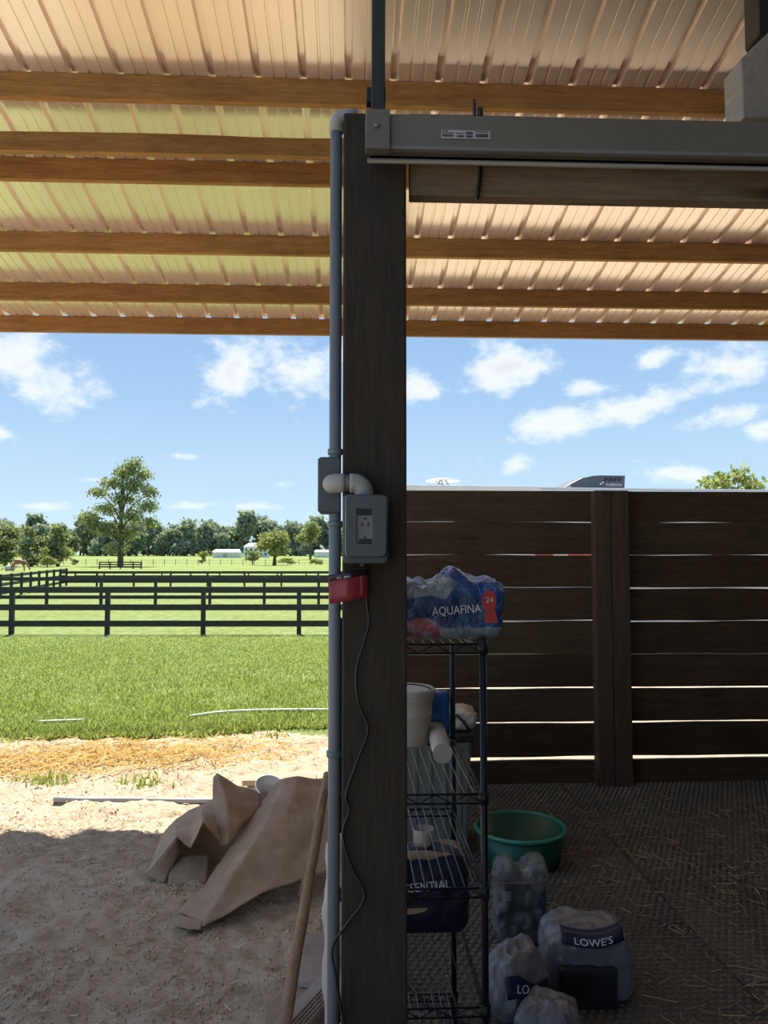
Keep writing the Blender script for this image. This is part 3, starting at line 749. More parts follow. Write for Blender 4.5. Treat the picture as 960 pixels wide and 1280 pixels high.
# ---------------------------------------------------------------- board fence on the right
def build_board_fence():
    Y = FENCE_Y
    gapsL = [613.5, 652.6, 693.4, 734.5, 776.4, 817.8, 860.3, 903.9, 948.9, 986]
    gapsR = [614.4, 653.1, 693.75, 735, 776.6, 817.8, 859.7, 902.5, 946.9, 984]
    gw = [0, .7, .8, 1.6, 1.8, 2.1, 2.3, 2.6, 4.8, 0]
    xl, xm, xr = at(436, 800, Y).x, at(768, 800, Y).x, 6.3
    t = thing('board_fence', 'tall dark horizontal board fence behind the shelf rack', 'fence', (xm, Y, 0))
    for side, g, x0, x1, px in (('L', gapsL, xl, xm - .01, 640), ('R', gapsR, xm + .01, xr, 792)):
        for k in range(9):
            a, b = g[k] + (gw[k] / 2 if k else 0), g[k + 1] - gw[k + 1] / 2
            zt = at(px, a, Y).z; zb = max(at(px, b, Y).z, 0.0)
            mb = MB(); seg = 26; rnd = random.uniform(-9, 9)
            for i in range(seg):
                xa = x0 + (x1 - x0) * i / seg; xb = x0 + (x1 - x0) * (i + 1) / seg
                wa = [.0072 * noise.noise(Vector((xx * 2.3 + rnd, q * 3.3, k))) for xx in (xa, xb) for q in (0, 1)]
                if k == 0: wa[1] = wa[3] = 0
                mb.hexa([(xa, Y, zb + wa[0]), (xb, Y, zb + wa[2]), (xb, Y + .036, zb + wa[2]), (xa, Y + .036, zb + wa[0]), (xa, Y, zt + wa[1]), (xb, Y, zt + wa[3]), (xb, Y + .036, zt + wa[3]), (xa, Y + .036, zt + wa[1])])
            mb.build('board', 'fence_board', t)
    xa, xb, xc = at(745.5, 770, Y - .09).x, at(766, 770, Y - .09).x, at(788.5, 770, Y - .09).x
    zt = at(768, 613, Y - .09).z
    MB().mm(xa, xb - .002, Y - .09, Y - .001, -.02, zt).build('post', 'fence_post', t, bevel=.004)
    MB().mm(xb + .002, xc, Y - .088, Y - .001, -.02, zt).build('post', 'fence_post', t, bevel=.004)
build_board_fence()

# ---------------------------------------------------------------- shelf rack and what stands on it
RX1 = at(605, 1000, 1.90).x; RYF = 1.90
RX0 = RX1 - .36; RYB = 2.48
SHZ = [1.277, .914, .69, .41, .12]
def build_rack():
    t = thing('wire_rack', 'black wire shelf rack standing just behind the post', 'shelf rack', ((RX0 + RX1) / 2, (RYF + RYB) / 2, 0))
    for x in (RX0, RX1):
        for y in (RYF, RYB):
            MB().tube([(x, y, .02), (x, y, SHZ[0] + .018)], .0088, 10).build('upright', 'rack', t, smooth=True)
    for z in SHZ:
        fr = MB()
        for dz in (0, -.022):
            for a, b in (((RX0, RYF), (RX1, RYF)), ((RX0, RYB), (RX1, RYB)), ((RX0, RYF), (RX0, RYB)), ((RX1, RYF), (RX1, RYB))):
                fr.tube([(a[0], a[1], z + dz), (b[0], b[1], z + dz)], .0026, 6)
        for y in (RYF, RYB):
            n = 9; w = (RX1 - RX0) / n
            for k in range(n): fr.tube([(RX0 + k * w, y, z - .022 * (k % 2)), (RX0 + (k + 1) * w, y, z - .022 * ((k + 1) % 2))], .0016, 5)
        n = 14; w = (RYB - RYF) / n
        for x in (RX0, RX1):
            for k in range(n): fr.tube([(x, RYF + k * w, z - .022 * (k % 2)), (x, RYF + (k + 1) * w, z - .022 * ((k + 1) % 2))], .0016, 5)
        s = fr.build('shelf', 'rack', t, smooth=True)
        for k in range(1, 15):
            x = RX0 + (RX1 - RX0) * k / 15
            MB().tube([(x, RYF, z + .003), (x, RYB, z + .003)], .0014, 5).build('wire', 'rack_wire', s)
        for x in (RX0, RX1):
            for y in (RYF, RYB):
                MB().tube([(x, y, z - .024), (x, y, z + .006)], .0125, 10).build('collar', 'rack', s, smooth=True)
build_rack()

def pillow(w, d, h, cr, nx=28, ny=18, nz=14, amp=0.0, fr=10, seed=0, top=None, bot=None):
    """rounded, crumpled block with its base at z = 0; six grids welded by position"""
    mb = MB(); idx = {}
    def pt(x, y, z):
        key = (round(x, 4), round(y, 4), round(z, 4))
        if key in idx: return idx[key]
        p = Vector((x * w / 2, y * d / 2, z * h / 2))
        q = Vector((max(-w / 2 + cr, min(w / 2 - cr, p.x)), max(-d / 2 + cr, min(d / 2 - cr, p.y)), max(-h / 2 + cr, min(h / 2 - cr, p.z))))
        dlt = p - q
        if dlt.length > 1e-6: p = q + dlt.normalized() * cr if True else p
        p.z += h / 2
        if amp:
            s = Vector((seed, seed * 2, seed * 3)); v = p * fr + s
            nrm = Vector((p.x / w, p.y / d, (p.z - h / 2) / h)); nrm = nrm.normalized() if nrm.length > 0 else nrm
            a = amp * (noise.noise(v) + .6 * noise.noise(v * 2.2) + .35 * (1 - 2 * abs(noise.noise(v * 3.7))))
            fade = min(1, p.z / (h * .25)); p = p + nrm * a * fade
        if top: p = top(p)
        mb.v.append(tuple(p)); idx[key] = len(mb.v) - 1; return idx[key]
    def face(fx, na, nb):
        for i in range(na):
            for j in range(nb):
                q = [fx(-1 + 2 * (i + a) / na, -1 + 2 * (j + b) / nb) for a, b in ((0, 0), (1, 0), (1, 1), (0, 1))]
                mb.f.append(tuple(pt(*k) for k in q))
    for s in (-1, 1):
        face(lambda a, b: (a, s, b), nx, nz); face(lambda a, b: (s, a, b), ny, nz); face(lambda a, b: (a, b, s), nx, ny)
    return mb
def shift(mb, o): mb.v = [(v[0] + o[0], v[1] + o[1], v[2] + o[2]) for v in mb.v]; return mb

def build_rack_contents():
    z = SHZ[0] + .004
    xr = at(631, 780, 1.96).x; w = .345; cx = xr - w / 2; h = .150; d = .24; cy = 1.94 + d / 2
    t = thing('water_bottle_pack', 'blue printed film pack of water bottles on the top shelf', 'water pack', (cx, cy, z))
    pk = pillow(w, d, h, .035, 48, 24, 22, amp=.0085, fr=15, seed=3, top=lambda p: Vector((p.x, p.y, p.z + (max(0, p.z - .12) / .03) * (.022 * math.exp(-((p.x - .055) / .035) ** 2) - .012 * math.exp(-((p.x + .03) / .03) ** 2) + .012 * noise.noise(p * 30)))))
    pk.build('film_wrap', 'water_film', t, smooth=True, local=True)
    lettering('AQUAFINA', .030, 'white_ink', t, (.045, -d / 2 - .0095, .077), (R(88), R(-4), 0), sx=.82, local=True)
    lettering('24', .020, 'white_ink', t, (.128, -d / 2 - .0115, .102), (R(88), 0, R(4)), local=True)
    bd = MB().prism([(.128 + .0185 * math.cos(a), -d / 2 - .0085, .100 + .027 * math.sin(a)) for a in [k * math.pi / 10 for k in range(20)]], (0, .004, 0)); bd.build('badge', 'badge_red', t, local=True)
    MB().prism([(.118, -d / 2 - .0085, .09), (.140, -d / 2 - .0085, .09), (.150, -d / 2 - .0065, .045), (.116, -d / 2 - .0065, .045)], (0, .008, 0)).build('badge_tail', 'badge_red', t, local=True)
    fl = MB()
    for k, (fx, fz, fw, fh, tl) in enumerate(((.02, .150, .075, .032, .2), (-.045, .15, .05, .022, -.6), (.11, .143, .06, .015, -.4))):
        rows = [[(fx + fw * (u - .5), -d / 2 + .03 + .012 * math.sin(u * 5 + k) + .02 * v, fz + v * fh * (1 - abs(2 * u - 1) ** 1.5) - .01) for u in np.linspace(0, 1, 9)] for v in np.linspace(0, 1, 5)]
        fl.grid(rows)
    fl.build('film_flap', 'water_film', t, smooth=True, local=True, solid=.0008)
    # second shelf
    z = SHZ[1] + .005
    c = Vector((at(507, 885, 2.40).x, 2.40, z))
    t = thing('white_pail', 'white plastic pail on the second shelf beside the post', 'bucket', c)
    MB().lathe([(0, 0), (.070, 0), (.0735, .006), (.080, .085), (.0825, .087), (.0825, .094), (.081, .096), (.0845, .135), (.088, .137), (.088, .147), (.0855, .15), (.0862, .158)], (0, 0, 0), 32).build('pail_body', 'bucket_white', t, local=True, smooth=True)
    MB().lathe([(.0905, .150), (.0915, .164), (.088, .168), (.07, .166), (0, .166)], (0, 0, 0), 32).build('lid', 'bucket_white', t, local=True, smooth=True)
    MB().tube([(.088 * math.cos(a), -.03 * math.sin(a) - .02, .15 + .036 * math.sin(a)) for a in [k * math.pi / 14 for k in range(15)]], .002, 6).build('handle', 'black', t, local=True, smooth=True)
    c = Vector((at(547, 885, 2.46).x, 2.47, z + .0))
    bg = pillow(.075, .05, .145, .018, 10, 8, 14, amp=.008, fr=22, seed=9)
    o = shift(bg, c).build('blue_bag', 'blue_bag', org=c, smooth=True); tag(o, 'small crumpled blue plastic bag behind the white pail', 'bag')
    p0 = at(553, 940, 2.16); p1 = Vector((at(547, 915, 2.40).x, 2.44, z + .0275)); p0 = Vector((p0.x, 2.16, z + .0275))
    ax = (p1 - p0).normalized()
    t = thing('white_tube', 'white cylindrical container lying on its side below the pail', 'container', (p0.x, 2.3, z))
    MB().tube([p0, p0 + ax * .004, p0 + ax * .06, p0 + ax * .065, p1], [.023, .0255, .0262, .0275, .0275], 22).build('body', 'tube_white', t, smooth=True)
    MB().tube([p0 - ax * .004, p0 + ax * .012], .0272, 22).build('cap', 'tube_white', t)
    # feed bag on the fourth shelf with a white cup on it
    z = SHZ[3] + .005
    c = Vector((at(524, 1080, 2.26).x, 2.30, z)); h = .225
    t = thing('feed_bag', 'navy printed feed bag with a torn tan top under the wire shelf', 'feed bag', c)
    pillow(.285, .15, h, .04, 26, 14, 18, amp=.009, fr=14, seed=21).build('bag_body', 'navy_bag', t, local=True, smooth=True)
    rows = [[(.115 * math.cos(a) * s, .055 * math.sin(a) * s - .01, h - .02 + q + .008 * math.sin(3 * a)) for a in np.linspace(0, 2 * math.pi, 30)] for s, q in ((1.0, 0), (1.08, .022), (.95, .026), (.8, .012), (.55, .004))]
    MB().grid(rows).build('open_top', 'bag_tan', t, local=True, smooth=True, solid=.002)
    lettering('ESSENTIAL', .034, 'white_ink', t, (.012, -.083, .145), (R(84), R(-5), 0), sx=.92, local=True)
    MB().prism([(-.04 + .06 * math.cos(a), -.0795, .085 + .016 * math.sin(a)) for a in [math.pi + k * math.pi / 10 for k in range(11)]], (0, .004, 0)).build('orange_emblem', 'bag_tan', t, local=True)
    cz = z + h + .004; c2 = Vector((at(529, 1030, 2.30).x, 2.30, cz))
    t = thing('white_cup', 'small white cup sitting on top of the feed bag', 'cup', c2)
    MB().lathe([(0, .0), (.026, .0), (.029, .01), (.031, .05), (.0295, .051), (.0275, .012), (0, .008)], (0, 0, 0), 24).build('cup_body', 'mug', t, local=True, smooth=True)
    # bin behind the rack with a pale sack on its lid
    Yf = 3.80; x0, x1 = at(448, 1000, Yf).x, at(590, 1000, Yf).x; zt = at(570, 927, Yf).z
    t = thing('storage_bin', 'tall grey green plastic bin standing behind the rack', 'bin', ((x0 + x1) / 2, Yf + .22, .021))
    mb = MB().hexa([(x0 + .02, Yf + .02, .021), (x1 - .02, Yf + .02, .021), (x1 - .02, Yf + .42, .021), (x0 + .02, Yf + .42, .021), (x0, Yf, zt), (x1, Yf, zt), (x1, Yf + .44, zt), (x0, Yf + .44, zt)])
    mb.build('bin_body', 'tote', t, bevel=.015)
    for k in range(7):
        xa = x0 + .06 + k * (x1 - x0 - .12) / 6
        MB().hexa([(xa - .009, Yf + .012, .05), (xa + .009, Yf + .012, .05), (xa + .009, Yf + .03, .05), (xa - .009, Yf + .03, .05), (xa - .009, Yf - .007, zt - .03), (xa + .009, Yf - .007, zt - .03), (xa + .009, Yf + .02, zt - .03), (xa - .009, Yf + .02, zt - .03)]).build('rib', 'tote', t, bevel=.003)
    zl = at(570, 917.5, Yf).z
    MB().mm(x0 - .012, x1 + .012, Yf - .015, Yf + .455, zt, zl).build('lid', 'black', t, bevel=.006)
    c = Vector((at(571, 900, Yf + .12).x, Yf + .14, zl))
    t = thing('pale_sack', 'pale crumpled sack with a dark strap lying on the bin lid', 'sack', c)
    pillow(.19, .2, .105, .05, 22, 18, 14, amp=.016, fr=15, seed=33).build('sack_body', 'cloth', t, local=True, smooth=True)
    MB().tube([(-.05, -.1, .06), (-.01, -.112, .085), (.03, -.118, .04), (.05, -.12, .005)], .008, 6).build('strap', 'black', t, local=True, smooth=True)
build_rack_contents()

# ---------------------------------------------------------------- green tub
def build_tub():
    c = Vector((at(650, 1041, 3.76).x, 3.76, .021))
    t = thing('green_tub', 'low round green plastic tub on the mats by the rack', 'tub', c)
    h = .168
    MB().lathe([(0, 0), (.178, 0), (.186, .008), (.210, h - .01), (.206, h - .01), (.180, .014), (0, .012)], (0, 0, 0), 48).build('tub_body', 'green', t, local=True, smooth=True)
    MB().lathe([(.208, h - .016), (.219, h - .015), (.223, h - .006), (.219, h + .003), (.208, h + .003), (.205, h - .004), (.208, h - .016)], (0, 0, 0), 48).build('rim', 'green_rim', t, local=True, smooth=True)
    for a, w, zz in ((-1.72, .012, .085), (-2.2, .03, .07)):
        rr = .2005; MB().mm(-w, w, -.003, 0, -.013, .013).build('sticker', 'tote', t, local=True).matrix_local = Matrix.Translation((rr * math.cos(a), rr * math.sin(a), zz)) @ Matrix.Rotation(a + math.pi / 2, 4, 'Z')
build_tub()

# ---------------------------------------------------------------- packages at the lower right
def bag(name, label, c, w, d, h, seed, amp=.02, band=None, rz=0, knot=True, cr=.38, taper=.28):
    t = thing(name, label, 'plastic bag', c, rz=rz)
    def top(p):
        k = max(0, min(1, p.z / h)); s = 1 - taper * k * k
        return Vector((p.x * s, p.y * s, p.z))
    pillow(w, d, h, min(w, d, h) * cr, 34, 24, 22, amp=amp, fr=9, seed=seed, top=top).build('bag_body', 'grocery', t, local=True, smooth=True)
    if knot:
        rows = []
        for v in np.linspace(0, 1, 6):
            rows.append([(w * .25 * (u - .5) * (1 + v), .02 * math.sin(u * 9 + seed) * (1 + v), h * .93 + v * .06 + .014 * math.sin(u * 13 + seed) * v) for u in np.linspace(0, 1, 16)])
        MB().grid(rows).build('bag_ears', 'grocery', t, local=True, smooth=True, solid=.0008)
    return t
def build_packages():
    c = gnd(657, 1190, .021); c = Vector((c.x, 3.02, .021))
    t = thing('wrapped_pack', 'black carton in clear plastic film standing in front of the green tub', 'package', c)
    pillow(.185, .13, .235, .012, 8, 8, 8).build('carton', 'pack_black', t, local=True)
    wr = pillow(.20, .145, .300, .035, 26, 20, 24, amp=.012, fr=16, seed=41, top=lambda p: Vector((p.x, p.y, p.z - .035 * max(0, 1 - abs(p.x) / .05) * max(0, (p.z - .2) / .1))))
    wr.build('clear_film', 'wrap', t, local=True, smooth=True)
    MB().mm(-.075, -.045, -.0672, -.066, .17, .205).build('print', 'tote', t, local=True)
    MB().mm(.03, .08, -.0672, -.066, .15, .17).build('print', 'navy_print', t, local=True)
    c = Vector((at(733, 1230, 2.66).x, 2.68, .021))
    t = bag('grocery_bag', 'grey plastic shopping bag with a blue band standing rightmost by the black carton', c, .30, .25, .225, 51, amp=.014, rz=R(-3), knot=False, cr=.24, taper=.14)
    bx = MB().mm(-.115, .075, -.142, .05, .004, .135).build('carton', 'pack_black', t, local=True, bevel=.01)
    band = MB(); w = .20
    by = lambda u: -.106 + .008 * math.cos(u * 5); bz = lambda u: .226 - .012 * math.sin(u * math.pi) + .016 * u * u
    pts = [(-.098 + w * u, by(u), bz(u)) for u in np.linspace(0, 1, 14)]
    band.grid([[(x, y + dy, z + dz) for x, y, z in pts] for dy, dz in ((-.018, -.026), (0, 0), (.03, .012))]).build('printed_band', 'navy_print', t, local=True, smooth=True, solid=.001)
    lt = lettering("LOWE'S", .030, 'white_ink', t, (0, 0, 0), (0, 0, 0), local=True)
    for vtx in lt.data.vertices:
        x, y, e = vtx.co.x * 1.2, vtx.co.y, vtx.co.z; u = max(0, min(1, (x + .1) / w))
        vtx.co = (x + .002, by(u) - .0115 + y * .55 - e, bz(u) - .0125 + y * .82)
    c = Vector((at(648, 1250, 2.52).x, 2.54, .021))
    t = bag('grocery_bag', 'crumpled grey shopping bag with a twisted blue print between carton and rack', c, .22, .2, .215, 63, amp=.024, rz=R(18), knot=False)
    bm = MB().grid([[(-.095 + .15 * u, -.108 - .014 * math.sin(u * 3.1) + .014 * v, .115 + .062 * v - .03 * u + .010 * math.sin(u * 7)) for u in np.linspace(0, 1, 12)] for v in np.linspace(0, 1, 5)])
    bm.build('printed_band', 'navy_print', t, local=True, smooth=True, solid=.001)
    lettering("LO", .034, 'white_ink', t, (-.05, -.1245, .147), (R(78), R(12), 0), local=True)
    c = Vector((at(686, 1290, 2.36).x, 2.36, .021))
    bag('grocery_bag', 'plain grey shopping bag nearest the lower picture edge in front of the others', c, .21, .2, .150, 77, amp=.018, rz=R(-20), knot=False)
    # black hose on the mat beside the post
    p = [gnd(500, 1215, .028), gnd(520, 1240, .028), gnd(545, 1262, .028), gnd(580, 1278, .028), gnd(620, 1300, .028)]
    o = MB().tube(catmull(p, 8), .006, 8).build('black_cable', 'black', org=p[0], smooth=True); tag(o, 'black cable curving over the mat under the rack', 'cable')
build_packages()

# ---------------------------------------------------------------- left foreground heap
def tp(rows): return [[at(*p) for p in r] for r in rows]
def build_tarp():
    o0 = gnd(300, 1100)
    t = thing('brown_tarp', 'stiff brown tarp heaped in folds on the dirt beside the post', 'tarp', (o0.x, o0.y, 0))
    def fold(name, rows, nu, nv, amp, fr=7):
        rows = tp(rows); a, b = len(rows) - 1, len(rows[0]) - 1; g = []
        for i in range(a * nv + 1):
            r0 = min(i // nv, a - 1); v = i / nv - r0; g.append([])
            for j in range(b * nu + 1):
                c0 = min(j // nu, b - 1); u = j / nu - c0
                g[-1].append(rows[r0][c0].lerp(rows[r0][c0 + 1], u).lerp(rows[r0 + 1][c0].lerp(rows[r0 + 1][c0 + 1], u), v))
        g = [[crumple(p, amp, fr) for p in r] for r in g]
        g = [[Vector((p.x, p.y, max(p.z, .006))) for p in r] for r in g]
        MB().grid(g).build(name, 'tarp', t, smooth=True, solid=.003, fix=False)
    fold('front_sheet', [
        [(350, 975, 4.06), (356, 974, 4.02), (374, 971, 4.03), (394, 973, 4.05), (414, 972, 4.08)],
        [(326, 1005, 4.0), (345, 1000, 3.84), (364, 1000, 3.82), (390, 1003, 3.84), (414, 1005, 3.86)],
        [(293, 1052, 3.75), (322, 1046, 3.53), (346, 1050, 3.52), (378, 1048, 3.56), (414, 1040, 3.64)],
        [(257, 1104, 3.45), (284, 1108, 3.30), (308, 1110, 3.32), (348, 1095, 3.38), (414, 1066, 3.52)],
        [(224, 1138, 3.30), (252, 1158, 3.16), (278, 1147, 3.20), (325, 1118, 3.28), (414, 1084, 3.46)]], 8, 8, .012)
    fold('toe_fold', [[(217, 1142, 3.275), (234, 1146, 3.235), (254, 1149, 3.195)], [(221, 1158, 3.185), (238, 1162, 3.15), (251, 1162, 3.148)]], 6, 6, .003, 14)
    fold('peak_sheet', [
        [(266, 972, 3.97), (271, 967, 3.98), (296, 982, 4.02), (322, 989, 4.06)],
        [(266, 1000, 3.86), (284, 1004, 3.80), (304, 1008, 3.86), (328, 1004, 3.97)],
        [(271, 1030, 3.76), (285, 1034, 3.70), (300, 1030, 3.75), (318, 1018, 3.88)],
        [(276, 1056, 3.70), (284, 1056, 3.66), (293, 1046, 3.70), (306, 1034, 3.82)]], 7, 7, .010)
    fold('left_sheet', [
        [(204, 1042, 4.0), (220, 1024, 4.0), (236, 1012, 4.0), (251, 1006, 4.0), (270, 998, 4.0)],
        [(193, 1068, 3.80), (218, 1040, 3.80), (239, 1036, 3.78), (253, 1018, 3.80), (272, 1024, 3.82)],
        [(182, 1096, 3.66), (221, 1046, 3.62), (238, 1060, 3.56), (254, 1028, 3.60), (276, 1052, 3.62)]], 7, 8, .006)
    fold('back_sheet', [[(200, 1048, 4.02), (236, 1020, 4.02), (290, 1004, 4.02), (318, 1000, 4.02)], [(196, 1066, 3.93), (232, 1046, 3.95), (290, 1040, 3.95), (320, 1040, 3.95)], [(184, 1098, 3.67), (240, 1088, 3.80), (300, 1080, 3.80), (325, 1075, 3.8)]], 8, 8, .008)
    fold('side_sheet', [[(183, 1096, 3.655), (200, 1074, 3.63), (221, 1048, 3.62)], [(205, 1104, 3.61), (212, 1088, 3.65), (224, 1066, 3.68)]], 6, 6, .004)
    fold('inner_flap', [[(214, 1070, 3.74), (238, 1068, 3.72), (262, 1068, 3.74)], [(212, 1092, 3.64), (236, 1092, 3.63), (260, 1090, 3.65)], [(210, 1108, 3.59), (236, 1106, 3.60), (258, 1103, 3.61)]], 6, 6, .006, 14)
    # sunlit things behind the heap
    b = at(340, 986, 4.55)
    c = Vector((at(336, 985, 4.5).x, 4.5, .0))
    t = thing('scrap_boards', 'short stacked pale boards behind the brown tarp', 'boards', (at(325, 985, 4.75).x, 4.75, 0))
    zt = at(325, 974, 4.75).z
    z = 0.0; k = 0
    while z < zt - .02:
        x0 = at(304 + (k % 3) * 3, 980, 4.75).x
        MB().mm(x0, x0 + .42 + .02 * (k % 2), 4.70, 4.85, z, z + .032).build('board', 'pale_wood', t, bevel=.003); z += .038; k += 1
    o = thing('white_tub', 'white oval plastic tub tipped towards the field behind the tarp', 'tub', (c.x, 4.45, .2))
    cc = at(337, 983, 4.42)
    g = MB().lathe([(0, -.16), (.055, -.158), (.062, -.15), (.078, 0), (.084, .002), (.084, .008), (.077, .007), (.058, -.135), (0, -.14)], (0, 0, 0), 30, sx=1.0, sy=.78)
    mt = Matrix.Translation(cc - ORG[o.name]) @ Matrix.Rotation(R(14), 4, 'Y') @ Matrix.Rotation(R(46), 4, 'X')
    g.build('tub_shell', 'gutter', o, local=True, smooth=True).matrix_local = mt
    g = MB().prism([at(318, 995, 4.1), at(333, 987, 4.12), at(336, 996, 4.1), at(321, 1008, 4.05)], (0, .01, 0))
    o = g.build('cardboard_scrap', 'pale_wood', org=at(320, 1006, 4.1)); tag(o, 'little tan cardboard piece caught between the tarp folds', 'cardboard')
build_tarp()

def build_leaning():
    p0 = at(352, 1300, 2.30); p1 = at(409, 968, 3.05)
    t = thing('wooden_pole', 'slim brown wooden pole leaning beside the conduit', 'pole', p0)
    d = (p1 - p0); n = 12; path = [p0 + d * k / n + Vector((.0015 * math.sin(k * 1.7), 0, .001 * math.sin(k * 2.3))) for k in range(n + 1)]
    MB().tube(path, [.0205 - .004 * k / n for k in range(n + 1)], 10).build('shaft', 'pole', t, smooth=True)
    a = at(404, 985, 3.0); b = at(372, 1130, 2.62)
    MB().tube([at(403, 990, 2.96), at(388, 1055, 2.80), at(374, 1120, 2.64)], .0022, 5).build('pale_strip', 'pale_wood', t)  # thin pale strip along the pole's left side
    # boards and sacks at the foot of the post
    def slab(name, mat, label, cat, px, zt, th):
        pts = [gnd(x, y, zt) for x, y in px]
        o = MB().prism(pts, (0, 0, -th)).build(name, mat, org=(pts[0].x, pts[0].y, zt - th), bevel=.002); return tag(o, label, cat)
    slab('plywood_piece', 'ply', 'smooth grey plywood piece lying between pole and conduit', 'board', [(384, 1168), (420, 1160), (420, 1236), (372, 1226)], .05, .018)
    slab('cardboard_sheet', 'cardboard', 'flat brown cardboard sheet under the foot of the leaning pole', 'cardboard', [(332, 1256), (352, 1240), (425, 1222), (430, 1330), (330, 1330)], .028, .012)
    q0, q1 = gnd(352, 1300, .08), gnd(418, 1228, .08)
    t = thing('ribbed_plank', 'rough ribbed plank lying at an angle against the conduit', 'plank', (q0.x, q0.y, .02))
    MB().beam(q0, q1, .10, .03).build('plank', 'ply', t, bevel=.002)
    sd_ = (q1 - q0).normalized().cross(Vector((0, 0, 1)))
    for k in range(5):
        o = sd_ * (.012 * k - .004) + Vector((0, 0, .017))
        MB().beam(q0 + o, q1 + o, .005, .006).build('ridge', 'cardboard', t)
    c = Vector((at(411, 1150, 2.2).x + .034, 2.2, 0))
    t = thing('white_sack', 'tall white woven sack peeking out behind the conduit', 'sack', c)
    zt = at(406, 1045, 2.2).z
    pillow(.085, .12, zt, .04, 10, 12, 26, amp=.012, fr=9, seed=12).build('sack_body', 'white_sack', t, local=True, smooth=True)
    for nm, lab, mat, pts, r in (('grey_pipe', 'straight grey pipe lying across the sunlit sand', 'hose_grey', [(68, 997), (110, 998), (160, 998), (220, 999), (285, 999)], .018),
                                 ('pale_hose', 'pale garden hose curving over the edge of the grass', 'hose_pale', [(238, 899), (270, 894), (310, 891), (360, 890), (430, 890)], .016),
                                 ('hose_end', 'short end of pale hose poking from the grass at left', 'hose_pale', [(48, 906), (75, 905), (104, 904)], .014)):
        pp = [gnd(x, y, .02) for x, y in pts]
        pp = [Vector((p.x, p.y, .010 + gz(p.y) + (.035 if p.y > 6.8 else 0))) for p in pp]
        o = MB().tube(catmull(pp, 5), r, 8).build(nm, mat, org=pp[0], smooth=True); tag(o, lab, 'pipe' if 'pipe' in nm else 'hose')
build_leaning()

# ---------------------------------------------------------------- straw and grass
def gold_pt():
    while True:
        px = random.gauss(120, 130); py = random.gauss(945 - (px - 150) * .045, 10)
        if -30 < px < 400 and 918 < py < 978:
            p = gnd(px, py, .01); return (p.x, p.y, FLOOR_Z(p.x, p.y))
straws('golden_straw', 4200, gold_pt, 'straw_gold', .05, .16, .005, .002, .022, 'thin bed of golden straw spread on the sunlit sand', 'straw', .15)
def debris_pt():
    while True:
        px = random.uniform(-10, 412); py = random.uniform(918, 1290)
        p = gnd(px, py, .0); n = noise.noise(Vector((p.x * 2.2, p.y * 2.2, 4)))
        band = math.exp(-((py - 1052) / 22) ** 2) * (1 if px < 200 else .4)
        if random.random() < (.05 if py > 1075 else .22) + 1.2 * band + .3 * max(0, n): return (p.x, p.y, FLOOR_Z(p.x, p.y))
straws('dry_grass_debris', 2600, debris_pt, 'debris', .02, .09, .0022, .003, .008, 'scattered dry grass stalks and twigs on the bare dirt', 'dry grass', .12)

def build_clods():
    n = 4500; P = []
    while len(P) < n:
        px = random.uniform(-20, 415); py = random.uniform(985, 1300)
        g = gnd(px, py)
        if random.random() < .25 + 1.2 * max(0, noise.noise(Vector((g.x * 3, g.y * 3, 2)))): P.append((g.x, g.y, .004))
    P = np.array(P); r = .002 + .006 * nrng.uniform(0, 1, n) ** 3; a = nrng.uniform(0, 6.28, n)
    dirs = np.array([(1, 0, 0), (0, 1, 0), (-1, 0, 0), (0, -1, 0), (0, 0, 1), (0, 0, -1)], float)
    V = np.repeat(dirs[None], n, 0) * nrng.uniform(.6, 1.4, (n, 6, 1)) * r[:, None, None]
    x, y = V[..., 0].copy(), V[..., 1].copy(); V[..., 0] = x * np.cos(a)[:, None] - y * np.sin(a)[:, None]; V[..., 1] = x * np.sin(a)[:, None] + y * np.cos(a)[:, None]
    zf = np.array([FLOOR_Z(px_, py_) for px_, py_ in P[:, :2]])
    V += P[:, None, :]; V[..., 2] += zf[:, None]
    F = np.array([(0, 1, 4), (1, 2, 4), (2, 3, 4), (3, 0, 4), (1, 0, 5), (2, 1, 5), (3, 2, 5), (0, 3, 5)])
    F = (F[None] + 6 * np.arange(n)[:, None, None]).reshape(-1, 3)
    o = soup('dirt_crumbs', V.reshape(-1, 3), F, 'clod'); tag(o, 'loose crumbs of soil strewn over the bare shaded dirt', 'dirt', kind='stuff')
build_clods()
